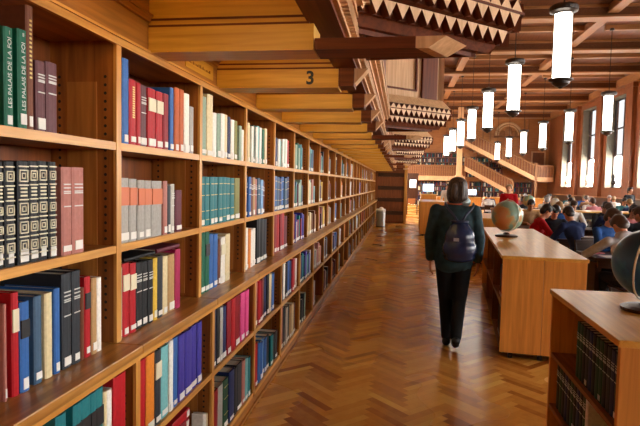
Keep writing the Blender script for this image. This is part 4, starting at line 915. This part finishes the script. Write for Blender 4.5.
# ------------------------------------------------------------------ the walking woman with a rucksack
def walker():
    r = empty('person', (.545, 5.49, 0), -.06, 'person walking away in a dark teal coat and black trousers, a rucksack on the back', 'person')
    coat = plain('teal_coat', '20363c', .75, noise=.35, scale=18, spec=.25); trous = plain('black_trousers_walk', '0b0c0f', .75, noise=.2, spec=.2)
    hc = V((.015, .03, 1.60)); R = rotm(-.10, 0, .06)
    sh = {s: V((s*.185, 0, 1.395)) for s in (-1, 1)}; el = {-1: V((-.24, -.04, 1.12)), 1: V((.24, -.03, 1.12))}; wr = {-1: V((-.235, .03, .885)), 1: V((.24, .05, .88))}
    hp = {s: V((s*.088, 0, .90)) for s in (-1, 1)}; kn = {-1: V((-.068, .09, .50)), 1: V((.068, .0, .49))}; an = {-1: V((-.045, .06, .10)), 1: V((.04, -.16, .145))}
    body = [('c', (0, 0, .94), .105, (0, 0, 1.27), .115), ('e', (0, 0, 1.37), (.16, .08, .09)), ('c', (0, 0, 1.40), .054, (.01, .015, 1.54), .05)] + head_prims(hc, R)
    tr_ = [('e', (0, -.01, .92), (.165, .13, .11))]; ct = []
    for s in (-1, 1):
        body += [('c', sh[s], .045, el[s], .036), ('c', el[s], .034, wr[s], .026)] + hand_prims(wr[s], V((0, .12, -1)), V((-s, .25, 0)), curl=.45, side=s)
        body += [('c', hp[s], .078, kn[s], .052), ('c', kn[s], .05, an[s], .034)]
        tr_ += [('c', hp[s], .105, kn[s], .074), ('c', kn[s], .072, an[s]+V((0, 0, .01)), .058)]
        ct += [('c', sh[s], .072, el[s], .062), ('c', el[s], .060, wr[s]+V((0, 0, .03)), .048)]
    toe = {-1: V((-.045, .21, .038)), 1: V((.04, -.05, .045))}; heel = {-1: V((-.045, .03, .05)), 1: V((.04, -.195, .125))}
    for s in (-1, 1): body += [('c', an[s]-V((0, 0, .03)), .034, toe[s], .024)]
    blob('body', body, .0075, skinm, r, 3)
    blob('coat', ct+[('e', (0, -.005, .90), (.19, .145, .13)), ('c', (0, 0, .92), .15, (0, -.01, 1.24), .155), ('e', (0, -.01, 1.28), (.195, .135, .16)), ('e', (0, -.005, 1.40), (.205, .095, .062)), ('c', (-.07, 0, .87), .12, (-.07, 0, 1.2), .12), ('c', (.07, 0, .87), .12, (.07, 0, 1.2), .12), ('c', (0, 0, 1.42), .085, (0, .01, 1.475), .072)], .011, coat, r, 5)
    blob('trousers', tr_, .012, trous, r, 4)
    for s in (-1, 1): blob('shoe', [('c', heel[s], .046, toe[s], .034), ('e', (toe[s]+heel[s])/2-V((0, 0, .01)), (.042, .10, .03))], .009, blackmetal, r, 3)
    hw = strands('dark_brown_hair', '20150e', '5a4230')
    q = lambda x, y, z: hc + R @ V((x, y, z))
    blob('hair', [('e', q(0, -.02, .05), (.098, .108, .092)), ('e', q(0, -.05, -.02), (.102, .078, .085)), ('e', q(0, -.06, -.075), (.098, .060, .05)), ('e', q(-.075, -.005, -.03), (.034, .07, .085)), ('e', q(.075, -.005, -.03), (.034, .07, .085)), ('e', q(.03, -.115, .0), (.03, .02, .09)), ('e', q(-.04, -.115, -.01), (.028, .02, .08)), ('e', q(0, .06, .10), (.06, .04, .025))], .008, hw, r, 2)
    m = MB(); m.tube([V((.082*math.cos(a), .01+.075*math.sin(a), 1.478+.012*math.sin(a))) for a in [2*PI*i/24 for i in range(25)]], .008, 6); m.build('collar_piping', plain('orange_piping', 'b3532a', .7), r, smooth=True)
    blob('hood', [('e', (.095, .005, 1.49), (.055, .07, .05)), ('e', (.075, .05, 1.53), (.04, .05, .055))], .01, plain('pale_blue_hood', 'a9bfc4', .8), r, 4)
    face_bits(r, None, hc, R)
    return r
walker()
def rucksack():
    r = empty('rucksack', (.55, 5.305, 1.14), -.06, 'shiny dark blue drawstring rucksack on the walking back', 'rucksack')
    nav = plain('navy_nylon', '1a2848', .22, noise=.3, scale=12, spec=.6); st = plain('navy_strap', '1b2340', .5)
    blob('bag', [('e', (.025, -.03, -.10), (.165, .085, .13)), ('e', (.025, -.025, .0), (.145, .08, .15)), ('e', (.025, -.02, .09), (.105, .065, .09)), ('e', (.025, -.02, -.18), (.15, .075, .06))], .009, nav, r, 4)
    m = MB(); m.tube([(.02+.075*math.cos(a), -.02+.045*math.sin(a), .165) for a in [2*PI*i/20 for i in range(21)]], .012, 6); m.build('gathered_neck', st, r, smooth=True)
    for s in (-1, 1):
        m = MB(); m.tube([(.02+s*.02, -.04, .17), (.02+s*.06, .005, .23), (.02+s*.12, .055, .295), (.02+s*.135, .10, .332), (.02+s*.135, .17, .338), (.02+s*.135, .235, .325), (.02+s*.135, .30, .27), (.02+s*.145, .335, .12), (.02+s*.17, .32, -.05), (.02+s*.185, .20, -.14), (.02+s*.14, .05, -.17)], .0105, 8); m.build('strap', st, r, smooth=True)
    m = MB(); m.box(-.035, .015, -.124, -.112, -.02, .01); m.build('badge', plain('silver_badge', 'b8bcc4', .3, metal=.5), r)
    return r
rucksack()

# ------------------------------------------------------------------ aisle end: litter bin, desks
r = empty('litter_bin', (-.76, 20.7, 0), 0, 'brushed steel litter bin with a white bag rim at the aisle end', 'bin')
m = MB(); m.lathe([(.17, 0), (.175, .02), (.18, .62), (.175, .64)], 24); m.build('body', steel, r, smooth=False)
m = MB(); m.lathe([(.182, .60), (.186, .66), (.17, .70), (.15, .69), (.14, .60)], 24); m.build('bag_rim', whitep, r, smooth=True)
m = MB(); m.lathe([(.176, .0), (.182, .0), (.182, .03), (.176, .03)], 24); m.build('foot_ring', blackmetal, r)
m = MB(); m.sphere((.02, 0, .70), (.09, .08, .07), 12, 8); m.build('crumpled_paper', whitep, r, smooth=True)
def desk(label, x, y, w, d, h):
    r = empty('service_desk', (x, y, 0), 0, label, 'desk', 'far service desks')
    m = MB(); m.box(0, w, 0, d, h-.04, h); m.build('desk_top', casetop, r)
    m = MB(); m.box(.02, w-.02, .03, .06, .02, h-.04); m.build('front_panel', casew['z'], r)
    for a in (.02, w-.05): m = MB(); m.box(a, a+.03, .06, d-.02, 0, h-.04); m.build('side_panel', casew['z'], r)
    for a in (.33, .66): m = MB(); m.box(w*a-.02, w*a+.02, .015, .03, .02, h-.04); m.build('batten', casew['z'], r)
    return r
desk('narrow oak desk left of the walking person, with a bluish screen on it', .80, 22.4, .66, .8, 1.28)
desk('oak service desk far behind the walking person', 1.75, 27.0, 2.2, .8, 1.1)
desk('second oak service desk to the right of the far column', 4.3, 28.5, 3.0, .8, 1.1)
scr = emis('monitor_screen', (.62, .78, 1.0), 1.3); scw = emis('white_glow', (1, .97, .9), 1.2)
def monitor(label, x, y, z, s, mat):
    r = empty('monitor', (x, y, z), 0, label, 'monitor', 'monitors on the far desks')
    m = MB(); m.box(-.1, .1, -.08, .08, 0, .015); m.box(-.02, .02, .0, .02, .015, .12); m.build('stand', blackmetal, r)
    m = MB(); m.box(-.24*s, .24*s, -.02, .02, .10, .10+.34*s); m.build('casing', blackmetal, r)
    m = MB(); m.box(-.22*s, .22*s, -.024, -.0201, .10+.02*s, .10+.32*s); m.build('screen', mat, r)
monitor('bluish screen on the narrow desk, left of the walking head', 1.12, 22.75, 1.28, 1.0, scr)
monitor('bright white screen in the middle of the far service desk', 2.6, 27.35, 1.1, 1.2, scw)
monitor('bluish screen at the right end of the far service desk', 3.5, 27.35, 1.1, .9, scr)
r = empty('notice_board', (.62, 30.0, 0), 0, 'dark notice board with a glowing white sheet beyond the aisle end', 'notice board')
m = MB(); m.box(-.3, .3, 0, .05, .9, 2.3); m.box(-.3, -.25, 0, .05, 0, .9); m.box(.25, .3, 0, .05, 0, .9); m.build('board', darkw['z'], r); m = MB(); m.box(-.16, .18, -.006, 0, 1.5, 1.95); m.build('sheet', scw, r)  # the sheet glows by its own emission

# ------------------------------------------------------------------ far end: gallery, stairs, bookcases, column
def far_case(label, x0, x1, z0, z1, y):
    r = empty('far_bookcase', (x0, y, z0), 0, label, 'bookcase', 'bookcases on the far wall'); w, h = x1-x0, z1-z0
    m = MB(); m.box(0, w, .28, .30, 0, h); m.build('back_panel', darkw['z'], r)
    n = max(1, round(h/.42)); rr = random.Random(int(x0*97+z0*13))
    for i in range(n+1):
        m = MB(); m.box(0, w, 0, .28, h*i/n-.015, h*i/n+.015); m.build('shelf', hallw['x'], r)
    k = max(1, round(w/1.1))
    for i in range(k+1):
        m = MB(); m.box(w*i/k-.02, w*i/k+.02, -.01, .28, 0, h); m.build('upright', hallw['z'], r)
    b = MB(); pal = ['black', 'darkgreen', 'navy', 'brown', 'crimson', 'charcoal', 'cream', 'slate', 'stone', 'wine', 'teal']
    for i in range(n):
        x = .04
        while x < w-.1:
            t = rr.uniform(.04, .09)
            if rr.random() < .9 and min(abs(x+t/2-w*j/k) for j in range(k+1)) > .07: b.box(x, x+t-.003, .03, .24, h*i/n+.016, h*i/n+.016+rr.uniform(.22, .33), rr.randrange(len(pal)))
            x += t
    o = tag(b.build('book_rows', [BM[c] for c in pal]), 'coloured books in the %s' % label.split(',')[0], 'books', kind='stuff'); o.location = (x0, y, z0)
YG = YF-2.2
far_case('bookcase on the far gallery, over the slatted balustrade', .5, 5.0, 2.42, 4.4, YF-.31)
far_case('bookcase under the far gallery, behind the desks', 1.2, 5.0, .0, 2.05, YF-.31)
far_case('bookcase under the far stairs, below the slanting balustrade', 5.6, 10.6, 0, 2.05, YF-.31)
far_case('bookcase between the two slanting stair balustrades on the far wall', 5.0, 8.2, 2.4, 4.1, YF-.31)
m = MB(); m.box(.3, 5.2, YG, YF, 2.12, 2.38); struct(m, 'gallery_floor_far', hallbeam['x'], 'oak gallery slab along the far wall', 'floor')
def balustrade(label, p0, p1, h, n):
    """p0, p1 feet of the rail line (x, y, z)"""
    a, b = V(p0), V(p1); r = empty('balustrade', a, 0, label, 'balustrade', 'balustrades of the far wall'); d = b-a
    def bar(z0, z1, t, nm, mat):
        m = MB(); m.hexa([V((0, -t, z0)), V((d.x, d.y-t, d.z+z0)), V((d.x, d.y+t, d.z+z0)), V((0, t, z0))], [V((0, -t, z1)), V((d.x, d.y-t, d.z+z1)), V((d.x, d.y+t, d.z+z1)), V((0, t, z1))]); m.build(nm, mat, r)
    bar(h-.12, h, .07, 'hand_rail', hallbeam['x']); bar(-.30, .06, .09, 'string_board', panelw)
    for i in range(n+1):
        q = d*(i/n); m = MB(); m.box(q.x-.045, q.x+.045, q.y-.04, q.y+.04, q.z+.05, q.z+h-.1); m.build('baluster', hallbeam['x'], r)
    m = MB(); m.hexa([V((0, .045, .0)), V((d.x, d.y+.045, d.z)), V((d.x, d.y+.06, d.z)), V((0, .06, 0))], [V((0, .045, h-.1)), V((d.x, d.y+.045, d.z+h-.1)), V((d.x, d.y+.06, d.z+h-.1)), V((0, .06, h-.1))]); m.build('backing_board', hallw['x'], r)
balustrade('level slatted oak balustrade of the far gallery, left of the column', (.4, YG, 2.36), (5.0, YG, 2.36), .95, 26)
balustrade('upper slanting oak stair balustrade falling to the right on the far wall', (4.9, YG, 5.2), (10.4, YG, 2.4), 1.0, 26)
balustrade('lower slanting oak stair balustrade ending behind the pale globe', (4.9, YG-.6, 3.15), (8.6, YG-.6, 1.2), .95, 18)
balustrade('short level balustrade of the landing by the last window', (10.4, YG, 2.4), (11.7, YG, 2.4), 1.0, 6)
m = MB()
for i in range(18):
    x0 = 4.9+5.5*i/18; z = 5.2-2.8*(i+.5)/18; m.box(x0, x0+5.5/18, YG+.05, YF-.35, z-.25, z)
tag(m.build('staircase', hallbeam['x']), 'upper straight flight of oak stairs against the far wall', 'stairs')
m = MB()
for i in range(12):
    x0 = 4.9+3.7*i/12; z = 3.15-1.95*(i+.5)/12; m.box(x0, x0+3.7/12, YG-.55, YG+.0, z-.25, z)
tag(m.build('staircase', hallbeam['x']), 'lower flight of oak stairs in front of the upper one', 'stairs')
m = MB(); m.box(10.4, 11.75, YG, YF, 2.1, 2.38); struct(m, 'landing', panelw, 'pale oak landing slab at the foot of the upper stairs', 'landing')
m = MB(); m.box(10.3, 10.5, YG-.1, YG+.1, 0, 3.6); struct(m, 'newel_column', hallbeam['z'], 'oak newel column holding the landing', 'column')
m = MB(); m.box(10.6, 11.5, YF-.06, YF, 2.4, 4.5); dr = tag(m.build('door_1', hallw['z']), 'dark oak door on the landing of the far wall', 'door', kind='structure')
m = MB(); m.box(10.5, 10.6, YF-.1, YF, 2.4, 4.6); m.box(11.5, 11.6, YF-.1, YF, 2.4, 4.6); m.box(10.5, 11.6, YF-.1, YF, 4.5, 4.62); m.build('door_frame', panelw, dr)
r = empty('carved_relief', (8.6, YF-.12, 5.9), 0, 'carved arched oak relief on the far wall between the lamps', 'carving', None, 'structure')
m = MB(); m.tube([(1.0*math.cos(a), 0, 1.0*math.sin(a)) for a in [PI*i/20 for i in range(21)]], .09, 8); m.tube([(.8*math.cos(a), 0, .8*math.sin(a)) for a in [PI*i/20 for i in range(21)]], .05, 8); m.build('arch', panelw, r, smooth=True)
m = MB(); m.sphere((0, 0, .35), (.3, .08, .35), 14, 10); m.sphere((-.45, 0, .1), (.22, .06, .3), 12, 8); m.sphere((.45, 0, .1), (.22, .06, .3), 12, 8); m.box(-1.15, 1.15, -.05, .05, -.2, -.08); m.build('shield_group', hallbeam['x'], r, smooth=True)
for x in (6.6, 7.2, 9.9, 10.2):
    m = MB(); m.box(x-.07, x+.07, YF-.06, YF, 4.7 if x > 9 else 5.2, HC); tag(m.build('wall_batten', hallbeam['z']), 'vertical oak batten on the far wall at %s' % {6.6: 'the left of the carving', 7.2: 'the carving, just left of it', 9.9: 'the carving, just right of it', 10.2: 'the far right over the door'}[x], 'batten', kind='structure')
m = MB(); m.box(3.85, 4.2, 38.8, 39.2, 0, HC); m.box(3.78, 4.27, 38.73, 39.27, 0, .3); m.box(3.78, 4.27, 38.73, 39.27, 2.1, 2.4); struct(m, 'column', panelw, 'square light oak column rising in front of the far gallery', 'column')
# busts on the window sills
def bust(label, y, mat):
    r = empty('bust', (XW-.02, y, SILL+.0105), 0, label, 'bust', 'busts on the window sills')
    m = MB(); m.lathe([(.12, 0), (.13, .03), (.07, .06), (.06, .14), (.10, .18)], 16); m.build('pedestal', mat, r)
    blob('figure', [('e', (0, 0, .30), (.13, .24, .14)), ('c', (0, 0, .36), .08, (0, 0, .50), .065), ('e', (0, 0, .60), (.11, .095, .14)), ('e', (-.10, 0, .59), (.03, .02, .03)), ('e', (0, .0, .66), (.115, .10, .09))], .02, mat, r, 4)
marb = plain('white_marble', 'e6e2d8', .45); brz = plain('black_bronze_bust', '14130f', .4, metal=.3)
W_ = [c for c in cent]
for c, mt, l in ((32.2, brz, 'black bust silhouetted on the sill of the widest visible window'), (36.5, marb, 'white bust on the sill of the second visible window'), (40.8, marb, 'white bust on the sill of the third visible window')): bust(l, c, mt)
# low wainscot case under the windows
r = empty('window_counter', (XW-.62, 0, 0), 0, 'long low dark counter running under the hall windows', 'counter')
m = MB(); m.box(-.02, .6, 8, YF-3, 1.14, 1.18); m.build('counter_top', hallbeam['y'], r)
m = MB(); m.box(0, .04, 8, YF-3, 0, 1.14); m.build('front_panel', darkw['y'], r)
for y in (8, 16, 24, 32, YF-3.04): m = MB(); m.box(.04, .56, y, y+.04, 0, 1.14); m.build('partition', darkw['y'], r)

# ------------------------------------------------------------------ light: overcast sky through the windows, unused warm glow
w = bpy.data.worlds.new('world'); SC.world = w; w.use_nodes = True
bg = w.node_tree.nodes['Background']; bg.inputs[0].default_value = (1.0, .97, .93, 1); bg.inputs[1].default_value = 24
for c in cent:
    L = bpy.data.lights.new('window_daylight', 'AREA'); L.shape = 'RECTANGLE'; L.size = WIN; L.size_y = WTOP-SILL; L.energy = 10; L.cycles.is_portal = True; L.color = (1.0, .96, .90)
    o = bpy.data.objects.new('window_daylight', L); C.objects.link(o); o.location = (XW+.75, c, (SILL+WTOP)/2); o.rotation_euler = (PI/2, 0, PI/2)
# unused warm glow material; no bulbs hang under the soffit
spareglow = emis('unused_warm_glow', (1, .78, .45), 4)

vs = SC.view_settings; vs.view_transform = 'Standard'; vs.look = 'None'; vs.gamma = 1; vs.use_curve_mapping = False; vs.exposure = 0.92
SC.cycles.max_bounces = 8; SC.cycles.diffuse_bounces = 4; SC.cycles.glossy_bounces = 3; SC.cycles.transparent_max_bounces = 8
SC.cycles.sample_clamp_indirect = 8; SC.cycles.caustics_reflective = False; SC.cycles.caustics_refractive = False
SC.cycles.use_denoising = True
